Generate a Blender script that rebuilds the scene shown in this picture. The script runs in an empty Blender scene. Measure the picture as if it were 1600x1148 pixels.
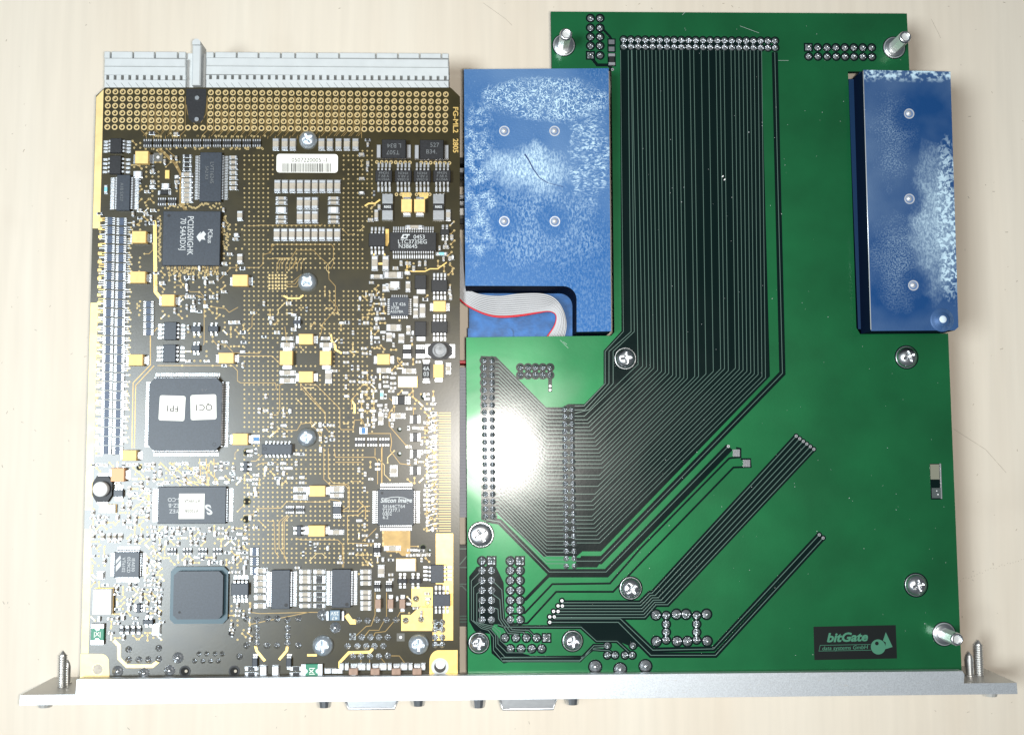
import bpy, math, random
from mathutils import Vector, Matrix, noise as mnoise
R = random.Random(7)
C = bpy.context.scene.collection
scene = bpy.context.scene
MM = 0.001
# ------------------------------------------------------------------ camera
FPX = 1600.0; CX, CY = 800.0, 574.0
NAD = (757.0, 698.0); HC = 297.0          # pixel of the point straight below the camera, camera height in mm
def _ray(px, py): return Vector(((px-CX)/FPX, -(py-CY)/FPX, -1.0))
Zw = (-_ray(*NAD)).normalized()
Xw = _ray(59000.0, 550.0); Xw = (Xw - Zw*Xw.dot(Zw)).normalized()
Yw = Zw.cross(Xw).normalized()
ROT = Matrix((Xw, Yw, Zw))
cam_d = bpy.data.cameras.new('camera'); cam = bpy.data.objects.new('camera', cam_d); C.objects.link(cam)
cam_d.sensor_width = 36.0; cam_d.lens = 36.0*FPX/1600.0
cam_d.clip_start = 0.01; cam_d.clip_end = 20.0
cam.matrix_world = Matrix.Translation((0, 0, HC*MM)) @ ROT.to_4x4()
scene.camera = cam
# ------------------------------------------------------------------ world and lamps
w = bpy.data.worlds.new('World'); scene.world = w; w.use_nodes = True
bg = w.node_tree.nodes['Background']; bg.inputs[0].default_value = (0.80, 0.90, 1.0, 1); bg.inputs[1].default_value = 0.11
def area(name, loc, target, size, power, col, shape='DISK'):
    d = bpy.data.lights.new(name, 'AREA'); d.shape = shape; d.size = size*MM; d.energy = power; d.color = col
    o = bpy.data.objects.new(name, d); C.objects.link(o); o.location = Vector(loc)*MM
    v = Vector(target)*MM - o.location
    o.rotation_euler = v.to_track_quat('-Z', 'Y').to_euler(); return o
area('phone_flash', (8, -2, 300), (0, 10, 0), 11, 0.60, (1.0, 0.955, 0.89))
area('window_light', (-400, -60, 760), (-60, 0, 0), 290, 7.3, (0.84, 0.94, 1.0))
scene.view_settings.view_transform = 'Standard'; scene.view_settings.look = 'None'
scene.view_settings.exposure = 0.0; scene.view_settings.gamma = 1.0
scene.render.engine = 'CYCLES'
# ------------------------------------------------------------------ pixel of the photograph -> mm on the plane z
def at(px, py, z):
    r = ROT @ _ray(px, py); t = (HC - z)/(-r.z)
    return (r.x*t, r.y*t)
def rect(x0, y0, x1, y1, z):
    xm, ym = (x0+x1)/2, (y0+y1)/2
    a = at(x0, ym, z)[0]; b = at(x1, ym, z)[0]; c = at(xm, y1, z)[1]; d = at(xm, y0, z)[1]
    return (a+b)/2, (c+d)/2, b-a, d-c
PX = 1/5.73    # mm per pixel on the boards
ZL = 18.0; ZG = 18.0
# ------------------------------------------------------------------ materials
MATS = {}
def principled(name, col, rough=.5, metal=0., spec=.5, coat=0., bump=None, var=None, emis=None, coat_rough=.1):
    if name in MATS: return MATS[name]
    m = bpy.data.materials.new(name); m.use_nodes = True; nt = m.node_tree; b = nt.nodes['Principled BSDF']
    b.inputs['Base Color'].default_value = (*col, 1); b.inputs['Roughness'].default_value = rough
    b.inputs['Metallic'].default_value = metal; b.inputs['Specular IOR Level'].default_value = spec
    b.inputs['Coat Weight'].default_value = coat; b.inputs['Coat Roughness'].default_value = coat_rough
    tc = nt.nodes.new('ShaderNodeTexCoord')
    if var:      # (scale, amount): base colour varies with noise
        n = nt.nodes.new('ShaderNodeTexNoise'); n.inputs['Scale'].default_value = var[0]; n.inputs['Detail'].default_value = 5
        mp = nt.nodes.new('ShaderNodeMapRange'); mp.inputs['From Min'].default_value = .3; mp.inputs['From Max'].default_value = .7
        mp.inputs['To Min'].default_value = 1-var[1]; mp.inputs['To Max'].default_value = 1+var[1]
        hs = nt.nodes.new('ShaderNodeHueSaturation'); hs.inputs['Color'].default_value = (*col, 1)
        nt.links.new(tc.outputs['Object'], n.inputs['Vector']); nt.links.new(n.outputs['Fac'], mp.inputs['Value'])
        nt.links.new(mp.outputs[0], hs.inputs['Value']); nt.links.new(hs.outputs[0], b.inputs['Base Color'])
    if bump:     # (scale, strength, distance)
        n = nt.nodes.new('ShaderNodeTexNoise'); n.inputs['Scale'].default_value = bump[0]; n.inputs['Detail'].default_value = 3
        bp = nt.nodes.new('ShaderNodeBump'); bp.inputs['Strength'].default_value = bump[1]; bp.inputs['Distance'].default_value = bump[2]*MM
        nt.links.new(tc.outputs['Object'], n.inputs['Vector']); nt.links.new(n.outputs['Fac'], bp.inputs['Height'])
        nt.links.new(bp.outputs[0], b.inputs['Normal'])
    MATS[name] = m; return m
P = principled
M_mask  = P('black_solder_mask', (.033, .0255, .0065), .29, spec=.62, var=(180, .25), bump=(1500, .25, .02))
M_core  = P('board_edge', (.10, .11, .055), .7, var=(600, .3))
M_gtrace= P('gold_trace_under_mask', (.33, .215, .075), .36, metal=.35, var=(400, .2))
M_gold  = P('bare_gold', (.88, .60, .20), .38, metal=.55, var=(500, .12))
M_rail  = P('gold_rail', (.80, .60, .27), .45, metal=.3, var=(300, .1), bump=(900, .3, .02))
M_ring  = P('via_ring', (.56, .42, .19), .42, metal=.3)
M_pad   = P('gold_pad_ring', (.72, .54, .26), .38, metal=.45)
M_packb = P('pack_body', (.05, .075, .13), .45)
M_solder= P('solder', (.68, .70, .72), .26, metal=.9, bump=(1800, .6, .05))
M_tin   = P('tinned_lead', (.70, .71, .73), .33, metal=.8)
M_steel = P('steel', (.74, .76, .78), .30, metal=1., bump=(900, .4, .04))
M_sheen  = P('steel_window_sheen', (.72, .80, .88), .36, metal=.85, bump=(900, .3, .03))  # steel screws with the bluish window reflection put into the colour
M_hole  = P('drill_hole', (.006, .006, .005), .8)
M_chip  = P('chip_plastic', (.026, .034, .048), .42, spec=.5, bump=(3600, .5, .008), var=(2200, .25))
M_chipk = P('black_plastic', (.014, .014, .016), .48, spec=.4, bump=(2600, .6, .02), var=(1500, .3))
M_mark  = P('chip_marking', (.62, .64, .64), .6)
M_markd = P('faint_marking', (.15, .16, .165), .6)
M_white = P('label_paper', (.88, .87, .80), .7)
M_ink   = P('ink', (.05, .045, .04), .7)
M_tant  = P('tantalum_yellow', (.88, .60, .22), .5, var=(700, .08))
M_tan   = P('ceramic_tan', (.42, .37, .30), .5, var=(900, .2))
M_brown = P('ceramic_brown', (.36, .23, .165), .5, var=(900, .15))
M_cream = P('white_ceramic', (.86, .86, .84), .4)
M_res   = P('resistor_black', (.015, .015, .016), .4)
M_blueres = P('blue_body', (.02, .17, .42), .4)
M_cyan  = P('cyan_body', (.25, .62, .70), .4)
M_fuse  = P('fuse_green', (.02, .22, .12), .45)
M_green = P('green_solder_mask', (.0085, .140, .045), .44, spec=.3, metal=.55, coat=1., coat_rough=.17, var=(60, .16), bump=(1400, .35, .02))
M_dark  = P('bare_laminate_under_mask', (.0015, .008, .0075), .19, spec=.42, bump=(1400, .35, .02))
def smudge(m, sock, lo, hi):
    nt = m.node_tree; tc = nt.nodes.new('ShaderNodeTexCoord'); n = nt.nodes.new('ShaderNodeTexNoise'); n.inputs['Scale'].default_value = 38; n.inputs['Detail'].default_value = 7; n.inputs['Distortion'].default_value = .8
    mp = nt.nodes.new('ShaderNodeMapRange'); mp.inputs['From Min'].default_value = .35; mp.inputs['From Max'].default_value = .65; mp.inputs['To Min'].default_value = lo; mp.inputs['To Max'].default_value = hi
    nt.links.new(tc.outputs['Object'], n.inputs['Vector']); nt.links.new(n.outputs['Fac'], mp.inputs['Value']); nt.links.new(mp.outputs[0], nt.nodes['Principled BSDF'].inputs[sock])
smudge(M_green, 'Coat Roughness', .12, .21); smudge(M_dark, 'Roughness', .14, .22)
M_trace = P('trace_under_mask', (.105, .175, .145), .26, spec=.5, metal=.1)
M_conn  = P('grey_connector_plastic', (.56, .58, .58), .5, var=(300, .04))
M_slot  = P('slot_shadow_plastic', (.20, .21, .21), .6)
M_alu   = P('anodised_aluminium', (.68, .71, .74), .48, metal=.75, var=(3500, .14), bump=(5200, .8, .04))
M_alu2  = P('plate_back', (.58, .57, .54), .45, metal=.5, var=(60, .08))
M_bluew = P('blue_anodised_shade', (.003, .008, .026), .7, spec=.03, metal=0., bump=(900, .3, .02))  # block walls: their dark reflections are put into the base colour
M_wire  = P('grey_wire', (.50, .50, .51), .42, bump=(800, .2, .02))
M_red   = P('red_wire', (.62, .02, .035), .40)
M_blackb= P('dark_board', (.012, .016, .015), .45)
M_logo  = P('logo_black', (.007, .009, .009), .35)
M_logog = P('logo_green', (.06, .20, .125), .35)

def mat_table():
    m = bpy.data.materials.new('birch_laminate'); m.use_nodes = True; nt = m.node_tree; b = nt.nodes['Principled BSDF']; L = nt.links.new
    N = nt.nodes.new; tc = N('ShaderNodeTexCoord')
    mp = N('ShaderNodeMapping'); mp.inputs['Scale'].default_value = (34, 3.2, 1); L(tc.outputs['Object'], mp.inputs[0])
    n1 = N('ShaderNodeTexNoise'); n1.inputs['Scale'].default_value = 1; n1.inputs['Detail'].default_value = 6; n1.inputs['Distortion'].default_value = .6; L(mp.outputs[0], n1.inputs['Vector'])
    r1 = N('ShaderNodeValToRGB'); r1.color_ramp.elements[0].position = .32; r1.color_ramp.elements[1].position = .68
    r1.color_ramp.elements[0].color = (.675, .585, .475, 1); r1.color_ramp.elements[1].color = (.715, .64, .535, 1); L(n1.outputs['Fac'], r1.inputs[0])
    mp2 = N('ShaderNodeMapping'); mp2.inputs['Scale'].default_value = (420, 24, 1); L(tc.outputs['Object'], mp2.inputs[0])
    n2 = N('ShaderNodeTexNoise'); n2.inputs['Scale'].default_value = 1; n2.inputs['Detail'].default_value = 4; L(mp2.outputs[0], n2.inputs['Vector'])
    mr = N('ShaderNodeMapRange'); mr.inputs['From Min'].default_value = .3; mr.inputs['From Max'].default_value = .7; mr.inputs['To Min'].default_value = .965; mr.inputs['To Max'].default_value = 1.03; L(n2.outputs['Fac'], mr.inputs['Value'])
    hs = N('ShaderNodeHueSaturation'); L(r1.outputs[0], hs.inputs['Color']); L(mr.outputs[0], hs.inputs['Value'])
    # faint smudges and small specks
    n3 = N('ShaderNodeTexNoise'); n3.inputs['Scale'].default_value = 22; n3.inputs['Detail'].default_value = 4; L(tc.outputs['Object'], n3.inputs['Vector'])
    mr3 = N('ShaderNodeMapRange'); mr3.inputs['From Min'].default_value = .60; mr3.inputs['From Max'].default_value = .75; mr3.inputs['To Max'].default_value = .22; L(n3.outputs['Fac'], mr3.inputs['Value'])
    mx = N('ShaderNodeMix'); mx.data_type = 'RGBA'; mx.inputs[7].default_value = (.50, .42, .33, 1); L(mr3.outputs[0], mx.inputs[0]); L(hs.outputs[0], mx.inputs[6])
    L(mx.outputs[2], b.inputs['Base Color']); b.inputs['Roughness'].default_value = .5; b.inputs['Specular IOR Level'].default_value = .25
    bp = N('ShaderNodeBump'); bp.inputs['Strength'].default_value = .15; bp.inputs['Distance'].default_value = .0001; L(n2.outputs['Fac'], bp.inputs['Height']); L(bp.outputs[0], b.inputs['Normal'])
    return m
M_table = mat_table()
def mat_bluetop(name, worms, seed, col):
    m = bpy.data.materials.new(name); m.use_nodes = True; nt = m.node_tree; b = nt.nodes['Principled BSDF']; L = nt.links.new; N = nt.nodes.new
    tc = N('ShaderNodeTexCoord')
    mp = N('ShaderNodeMapping'); mp.inputs['Location'].default_value = (seed, seed*.7, 0); L(tc.outputs['Object'], mp.inputs[0])
    def noise(scale, detail=4, dist=0., sc=(1, 1, 1)):
        mm = N('ShaderNodeMapping'); mm.inputs['Scale'].default_value = sc; L(mp.outputs[0], mm.inputs[0])
        n = N('ShaderNodeTexNoise'); n.inputs['Scale'].default_value = scale; n.inputs['Detail'].default_value = detail; n.inputs['Distortion'].default_value = dist
        L(mm.outputs[0], n.inputs['Vector']); return n.outputs['Fac']
    def mr(v, a, b_, c=0., d=1.):
        r = N('ShaderNodeMapRange'); r.inputs['From Min'].default_value = a; r.inputs['From Max'].default_value = b_; r.inputs['To Min'].default_value = c; r.inputs['To Max'].default_value = d
        L(v, r.inputs['Value']); return r.outputs[0]
    def op(o, a, b_):
        x = N('ShaderNodeMath'); x.operation = o
        for i, v in enumerate((a, b_)):
            if isinstance(v, (int, float)): x.inputs[i].default_value = v
            elif v is not None: L(v, x.inputs[i])
        return x.outputs[0]
    sep = N('ShaderNodeSeparateXYZ'); L(tc.outputs['Object'], sep.inputs[0]); X, Y = sep.outputs[0], sep.outputs[1]
    def blob(cx, cy, rx, ry, inner=.35):
        """1 inside an ellipse given in mm, 0 outside, with a ragged soft edge"""
        a_ = op('DIVIDE', op('SUBTRACT', X, cx*.001), rx*.001); b_ = op('DIVIDE', op('SUBTRACT', Y, cy*.001), ry*.001)
        d = op('ADD', op('MULTIPLY', a_, a_), op('MULTIPLY', b_, b_))
        d = op('ADD', d, mr(wob, .3, .7, -.35, .35)); return mr(d, 1., inner, 0., 1.)
    wob = noise(120, 4, .4)
    fine = mr(noise(2100, 6, .8, (1, .5, 1)), .41, .62)
    fineh = mr(noise(2100, 6, .8, (.5, 1, 1)), .41, .62)
    fine2 = mr(noise(2600, 4, .4), .40, .62)
    med = mr(noise(420, 5, .5), .40, .60)
    pins = ((-9.1, 18.4), (4.6, 18.4), (-9.1, -5.9), (4.6, -5.9)) if worms else ((-.4, 22.8), (-.3, .2), (.7, -22.8))
    pk = None
    for (a_, b_) in pins:
        q = blob(a_, b_, 5.2, 5.2, .2); pk = q if pk is None else op('MAXIMUM', pk, q)
    clear = mr(pk, 0., 1., 1., .22)
    if worms:
        wr = mr(op('ABSOLUTE', op('SUBTRACT', noise(820, 1.5, 1.4), .5), None), .060, .022)
        top_ = op('MULTIPLY', blob(3, 28, 19, 7), wr)
        left = op('MULTIPLY', blob(-15.5, 4, 6, 26), op('MULTIPLY', fine2, med))
        mid = op('MULTIPLY', blob(-2, 8.5, 13, 9, .1), mr(fine, 0, 1, .35, 1.))
        right = op('MULTIPLY', blob(14, 12, 7, 17), op('MULTIPLY', fineh, mr(med, 0, 1, .3, 1)))
        low = op('MULTIPLY', op('MULTIPLY', blob(0, -6, 22, 16, .2), fine), .40)
        sp = op('MULTIPLY', mr(noise(1500, 3), .62, .70), .22)
        k = op('MAXIMUM', left, mid); k = op('MAXIMUM', k, right); k = op('MAXIMUM', k, low)
        k = op('MULTIPLY', k, clear); k = op('MAXIMUM', k, top_); k = op('MAXIMUM', k, sp)
        k = op('MAXIMUM', k, op('MULTIPLY', fine, .14))
        k = op('MAXIMUM', k, op('MULTIPLY', mr(noise(30, 3), .35, .7, .0, .20), mr(Y, -.034, -.004, .15, 1.)))
    else:
        edge = op('MULTIPLY', blob(10, -6, 4.6, 25, .3), mr(noise(900, 3, .8), .44, .56))
        band = op('MULTIPLY', blob(6, -6, 7.5, 24, .0), mr(fine, 0, 1, .45, 1.))
        k = op('MAXIMUM', edge, op('MULTIPLY', band, .75))
        k = op('MAXIMUM', k, op('MULTIPLY', op('MULTIPLY', blob(-5, 16, 8, 16, .0), fine2), .35))
        k = op('MAXIMUM', k, op('MULTIPLY', op('MULTIPLY', blob(-4, -16, 9, 16, .0), fine2), .35))
        k = op('MULTIPLY', k, clear)
        k = op('MAXIMUM', k, op('MULTIPLY', mr(Y, .0325, .0345), mr(noise(700, 4), .45, .60)))
        k = op('MAXIMUM', k, mr(noise(34, 4), .40, .72, .0, .18))
    mx = N('ShaderNodeMix'); mx.data_type = 'RGBA'; mx.inputs[6].default_value = (*col, 1); mx.inputs[7].default_value = (.55, .72, .82, 1)
    L(k, mx.inputs[0]); L(mx.outputs[2], b.inputs['Base Color'])
    rr = mr(k, 0, 1, .50, .75); b.inputs['Specular IOR Level'].default_value = .3; L(rr, b.inputs['Roughness'])
    b.inputs['Metallic'].default_value = .25
    bp = N('ShaderNodeBump'); bp.inputs['Strength'].default_value = .5; bp.inputs['Distance'].default_value = .00006; L(op('ADD', k, op('MULTIPLY', fine2, .4)), bp.inputs['Height']); L(bp.outputs[0], b.inputs['Normal'])
    return m
M_blue1 = mat_bluetop('blue_residue_a', True, .31, (.006, .095, .30))
M_blue2 = mat_bluetop('blue_residue_b', False, .77, (.008, .060, .20))
M_blue3 = P('blue_anodised_floor', (.009, .085, .26), .38, metal=.25, var=(300, .35), bump=(1500, .4, .03))
# ------------------------------------------------------------------ mesh builder (all in mm)
class MB:
    def __init__(s): s.v = []; s.f = []; s.m = []; s.mats = []; s.sm = []
    def mi(s, mat):
        if mat not in s.mats: s.mats.append(mat)
        return s.mats.index(mat)
    def add(s, vs, fs, mat, smooth=False):
        o = len(s.v); k = s.mi(mat); s.v += vs
        for f in fs: s.f.append(tuple(i+o for i in f)); s.m.append(k); s.sm.append(smooth)
    def box(s, cx, cy, w, h, z0, z1, mat, bev=0., ang=0.):
        a, b = w/2, h/2; c_, s_ = math.cos(ang), math.sin(ang)
        def q(x, y, z): return (cx+x*c_-y*s_, cy+x*s_+y*c_, z)
        if bev <= 0:
            vs = [q(-a,-b,z0), q(a,-b,z0), q(a,b,z0), q(-a,b,z0), q(-a,-b,z1), q(a,-b,z1), q(a,b,z1), q(-a,b,z1)]
            s.add(vs, [(3,2,1,0),(4,5,6,7),(0,1,5,4),(1,2,6,5),(2,3,7,6),(3,0,4,7)], mat)
        else:
            e = bev; zz = z1-e
            vs = [q(-a,-b,z0), q(a,-b,z0), q(a,b,z0), q(-a,b,z0), q(-a,-b,zz), q(a,-b,zz), q(a,b,zz), q(-a,b,zz),
                  q(-a+e,-b+e,z1), q(a-e,-b+e,z1), q(a-e,b-e,z1), q(-a+e,b-e,z1)]
            fs = [(3,2,1,0),(8,9,10,11)]
            for i in range(4):
                j = (i+1) % 4; fs.append((i, j, 4+j, 4+i)); fs.append((4+i, 4+j, 8+j, 8+i))
            s.add(vs, fs, mat)
    def prism(s, pts, z0, z1, mat, side=None, bev=0.):
        """counter-clockwise outline"""
        A = sum(pts[i][0]*pts[(i+1)%len(pts)][1]-pts[(i+1)%len(pts)][0]*pts[i][1] for i in range(len(pts)))
        if A < 0: pts = pts[::-1]
        n = len(pts)
        s.add([(x, y, z1) for x, y in pts], [tuple(range(n))], mat)
        s.add([(x, y, z0) for x, y in pts], [tuple(range(n-1, -1, -1))], side or mat)
        s.add([(x, y, z0) for x, y in pts]+[(x, y, z1) for x, y in pts], [(i, (i+1)%n, n+(i+1)%n, n+i) for i in range(n)], side or mat)
    def cyl(s, cx, cy, r, z0, z1, mat, n=12, r2=None, smooth=True, ph=0.):
        r2 = r if r2 is None else r2
        vs = [(cx+r*math.cos(ph+2*math.pi*i/n), cy+r*math.sin(ph+2*math.pi*i/n), z0) for i in range(n)]
        vs2 = [(cx+r2*math.cos(ph+2*math.pi*i/n), cy+r2*math.sin(ph+2*math.pi*i/n), z1) for i in range(n)]
        s.add(vs+vs2, [(i, (i+1)%n, n+(i+1)%n, n+i) for i in range(n)], mat, smooth)
        if r2 > 1e-4: s.add(vs2, [tuple(range(n))], mat)
        s.add(vs, [tuple(range(n-1, -1, -1))], mat)
    def ring(s, cx, cy, ri, ro, z0, z1, mat, n=12):
        c = [(math.cos(2*math.pi*i/n), math.sin(2*math.pi*i/n)) for i in range(n)]
        vs = [(cx+ro*a, cy+ro*b, z0) for a, b in c]+[(cx+ro*a, cy+ro*b, z1) for a, b in c]+[(cx+ri*a, cy+ri*b, z1) for a, b in c]+[(cx+ri*a, cy+ri*b, z0) for a, b in c]
        fs = []
        for k in range(3):
            for i in range(n):
                j = (i+1)%n; fs.append((k*n+i, k*n+j, (k+1)*n+j, (k+1)*n+i))
        s.add(vs, fs, mat)
    def dome(s, cx, cy, r, z0, h, mat, n=12, k=4, p=2.0):
        vs = []; fs = []
        for a in range(k):
            t = a/k; rr = r*(1-t); zz = z0+h*(1-(1-t)**p)
            vs += [(cx+rr*math.cos(2*math.pi*i/n), cy+rr*math.sin(2*math.pi*i/n), zz) for i in range(n)]
        vs.append((cx, cy, z0+h))
        for a in range(k-1):
            for i in range(n): j = (i+1)%n; fs.append((a*n+i, a*n+j, (a+1)*n+j, (a+1)*n+i))
        for i in range(n): fs.append(((k-1)*n+i, (k-1)*n+(i+1)%n, k*n))
        s.add(vs, fs, mat, True)
    def lathe(s, cx, cy, prof, mat, n=24, smooth=True):
        vs = []; fs = []; k = len(prof)
        for r, z in prof: vs += [(cx+r*math.cos(2*math.pi*i/n), cy+r*math.sin(2*math.pi*i/n), z) for i in range(n)]
        for a in range(k-1):
            for i in range(n): j = (i+1)%n; fs.append((a*n+i, a*n+j, (a+1)*n+j, (a+1)*n+i))
        s.add(vs, fs, mat, smooth)
    def strip(s, pts, w, z0, z1, mat):
        """flat ribbon along a polyline, with mitred corners and thickness"""
        n = len(pts)
        if n < 2: return
        L, Rr = [], []
        for i in range(n):
            p = Vector(pts[i][:2]); d = Vector((0, 0))
            if i > 0: a = (p-Vector(pts[i-1][:2])); a.normalize(); d += a
            if i < n-1: b = (Vector(pts[i+1][:2])-p); b.normalize(); d += b
            if d.length < 1e-6: d = a if i else b
            d.normalize(); nn = Vector((-d.y, d.x)); k = 1.
            if 0 < i < n-1:
                c = abs(Vector((-a.y, a.x)).dot(nn)); k = 1/max(c, .5)
            L.append(p+nn*w/2*k); Rr.append(p-nn*w/2*k)
        vs = [(q.x, q.y, z1) for q in L]+[(q.x, q.y, z1) for q in Rr]+[(q.x, q.y, z0) for q in L]+[(q.x, q.y, z0) for q in Rr]
        fs = []
        for i in range(n-1):
            fs += [(n+i, n+i+1, i+1, i), (2*n+i, i, i+1, 2*n+i+1), (n+i, 3*n+i, 3*n+i+1, n+i+1)]
        fs += [(0, 2*n, 3*n, n), (n-1, 2*n-1, 4*n-1, 3*n-1)]
        s.add(vs, fs, mat)
    def lead(s, x, y, dx, dy, w, L, h, mat):
        """gull-wing lead leaving (x, y) at height h outwards along (dx, dy)"""
        prof = [(0, h), (.30*L, h), (.55*L, .14), (L, .12)]; t = .13; px, py = -dy*w/2, dx*w/2
        for i in range(3):
            (a, za), (b, zb) = prof[i], prof[i+1]
            q = []
            for zz in (-t, 0):
                q += [(x+dx*a-px, y+dy*a-py, za+zz), (x+dx*b-px, y+dy*b-py, zb+zz), (x+dx*b+px, y+dy*b+py, zb+zz), (x+dx*a+px, y+dy*a+py, za+zz)]
            s.add(q, [(3,2,1,0),(4,5,6,7),(0,1,5,4),(1,2,6,5),(2,3,7,6),(3,0,4,7)], mat)
    def tube(s, path, r, mat, n=8, cap=True, rs=None):
        pts = [Vector(p) for p in path]; vs = []; fs = []; k = len(pts)
        for i, p in enumerate(pts):
            d = (pts[min(i+1, k-1)]-pts[max(i-1, 0)]).normalized()
            up = Vector((0, 0, 1)) if abs(d.z) < .9 else Vector((0, 1, 0))
            a = d.cross(up).normalized(); b = a.cross(d).normalized()
            if rs: r = rs[i]
            for j in range(n):
                t = 2*math.pi*j/n; q = p+a*r*math.cos(t)+b*r*math.sin(t); vs.append(tuple(q))
        for i in range(k-1):
            for j in range(n): jj = (j+1)%n; fs.append((i*n+j, i*n+jj, (i+1)*n+jj, (i+1)*n+j))
        if cap: fs += [tuple(range(n-1, -1, -1)), tuple((k-1)*n+j for j in range(n))]
        s.add(vs, fs, mat, True)
    def mesh(s, name):
        me = bpy.data.meshes.new(name)
        me.from_pydata([(x*MM, y*MM, z*MM) for x, y, z in s.v], [], s.f)
        for m in s.mats: me.materials.append(m)
        me.polygons.foreach_set('material_index', s.m); me.polygons.foreach_set('use_smooth', s.sm)
        me.update(); return me
WL = {}
def link(name, me, parent=None, loc=(0, 0, 0), rz=0., kind=None, label=None):
    o = bpy.data.objects.new(name, me); C.objects.link(o)
    WL[o.name] = Vector(loc)
    p = Vector(loc)
    if parent is not None: o.parent = parent; p = p-WL[parent.name]
    o.location = p*MM; o.rotation_euler = (0, 0, rz)
    if kind: o['kind'] = kind
    if label: o['label'] = label
    return o
def thing(name, label, cat, loc, me=None):
    o = link(name, me, None, loc); o['label'] = label; o['category'] = cat; return o
CACHE = {}
def shared(key, fn):
    if key not in CACHE:
        b = MB(); fn(b); CACHE[key] = b.mesh(str(key[0]))
    return CACHE[key]
TXT = {}
def text_mesh(s, mat, bold=0., shear=0., ext=.00001, key=''):
    k = (s, mat.name, bold, shear)
    if k in TXT: return TXT[k]
    cu = bpy.data.curves.new('lettering', 'FONT'); cu.body = s; cu.size = 1; cu.align_x = 'CENTER'; cu.align_y = 'CENTER'
    cu.offset = bold; cu.shear = shear; cu.resolution_u = 3; cu.extrude = .01
    o = bpy.data.objects.new('tmp', cu); C.objects.link(o)
    me = bpy.data.meshes.new_from_object(o.evaluated_get(bpy.context.evaluated_depsgraph_get())); me.name = 'lettering'
    bpy.data.objects.remove(o); me.materials.clear(); me.materials.append(mat)
    TXT[k] = me; return me
def text(s, px, py, size_px, z, parent, mat, rot=0., name='lettering', sx=1., bold=0., shear=0.):
    me = text_mesh(s, mat, bold, shear); x, y = at(px, py, z)
    o = link(name, me, parent, (x, y, z+.02), math.radians(rot))
    k = size_px*PX*MM/.72; o.scale = (k*sx, k, .0015); return o
# ------------------------------------------------------------------ table
b = MB(); b.box(0, 0, 900, 700, -25, 0, M_table)
tb = link('table_top', b.mesh('table_top'), None, (0, 0, 0)); tb['kind'] = 'structure'
b = MB()
for i in range(95):
    px = R.choice([R.uniform(0, 140), R.uniform(1500, 1600), R.uniform(0, 1600)]); py = R.uniform(0, 1148)
    if 140 < px < 1500: py = R.choice([R.uniform(0, 14), R.uniform(1108, 1148)])
    x, y = at(px, py, 0); r = R.uniform(.08, .22); a = R.uniform(0, 3.1)
    b.box(x, y, r*2*R.uniform(1, 2.6), r, .0, .06, M_tan, ang=a)
link('dust_specks', b.mesh('dust_specks'), None, (0, 0, 0), kind='stuff')
b = MB()
for pts in (((1490, 670), (1540, 702), (1572, 738)), ((755, 5), (790, 30), (800, 40)), ((1455, 30), (1470, 60))):
    b.strip([at(x, y, 0) for x, y in pts], .12, .0, .02, M_tan)
for k in range(26):
    t = k/25; x, y = at(1492+108*t, 908-36*t+R.uniform(-2, 2), 0); b.box(x, y, .25, .14, 0, .03, M_tan, ang=R.uniform(0, 3))
link('table_scratches', b.mesh('table_scratches'), tb, (0, 0, 0), kind='stuff')
# ================================================================== LEFT BOARD
LB = thing('circuit_board', 'black circuit board crowded with chips, yellow capacitors and gold traces, behind the white connector', 'circuit board', (*at(430, 600, 0), 0))
TOP = ZL
def lx(y): return 150-(y-144)*.0272        # left outer edge in pixels
outl = [(164, 137), (704, 137), (718.5, 151), (718, 1062), (125, 1064), (150, 150)]
b = MB(); b.prism([at(x, y, TOP) for x, y in outl], TOP-1.6, TOP, M_mask, M_core)
link('board', b.mesh('board'), LB, (0, 0, 0))
def quad(mb, pts, z0, z1, mat): mb.prism([at(x, y, z1) for x, y in pts], z0, z1, mat)
for ya, yb_ in ((152, 357), (473, 796), (826, 1020)):
    b = MB(); quad(b, [(lx(ya)+.6, ya), (lx(ya)+12, ya-12 if ya == 152 else ya), (lx(yb_)+12, yb_), (lx(yb_)+.6, yb_)], TOP, TOP+.03, M_rail)
    link('edge_rail', b.mesh('edge_rail'), LB)
def arc(cx, cy, r, a0, a1, n=8): return [(cx+r*math.cos(math.radians(a0+(a1-a0)*i/n)), cy+r*math.sin(math.radians(a0+(a1-a0)*i/n))) for i in range(n+1)]
def goldpad(pts, name='gold_pad', mat=M_rail):
    b = MB(); quad(b, pts, TOP, TOP+.035, mat); return link(name, b.mesh(name), LB)
p = goldpad([(126, 1021)]+[(158+12*math.sin(t*.2), 1033-12*math.cos(t*.2)) for t in range(8)]+[(171, 1062), (125, 1062)])
b = MB(); x, y = at(153, 1045, TOP); b.cyl(x, y, 1.35, TOP+.036, TOP+.06, M_tan, 24); b.ring(x, y, 1.35, 1.6, TOP+.035, TOP+.09, M_gold, 24); link('screw_hole', b.mesh('screw_hole'), LB)
p = goldpad([(671, 1060), (671, 1034)]+[(686-15*math.cos(t*.2), 1032-17*math.sin(t*.2)) for t in range(1, 8)]+[(715, 1015), (715, 1060)], mat=M_gold)
b = MB(); x, y = at(687.5, 1041, TOP); b.cyl(x, y, 1.55, TOP+.036, TOP+.05, M_ink, 24); b.ring(x, y, 1.55, 2.3, TOP+.035, TOP+.10, M_conn, 28)
x, y = at(688, 1037, TOP); b.cyl(x, y, 1.25, TOP+.051, TOP+.06, M_cream, 20); link('screw_hole', b.mesh('screw_hole'), LB)
goldpad([(683, 833), (708, 833), (708, 1000), (676, 1000), (676, 985), (692, 985), (692, 912), (681, 912), (681, 880), (681, 833)], mat=M_gold)
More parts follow.
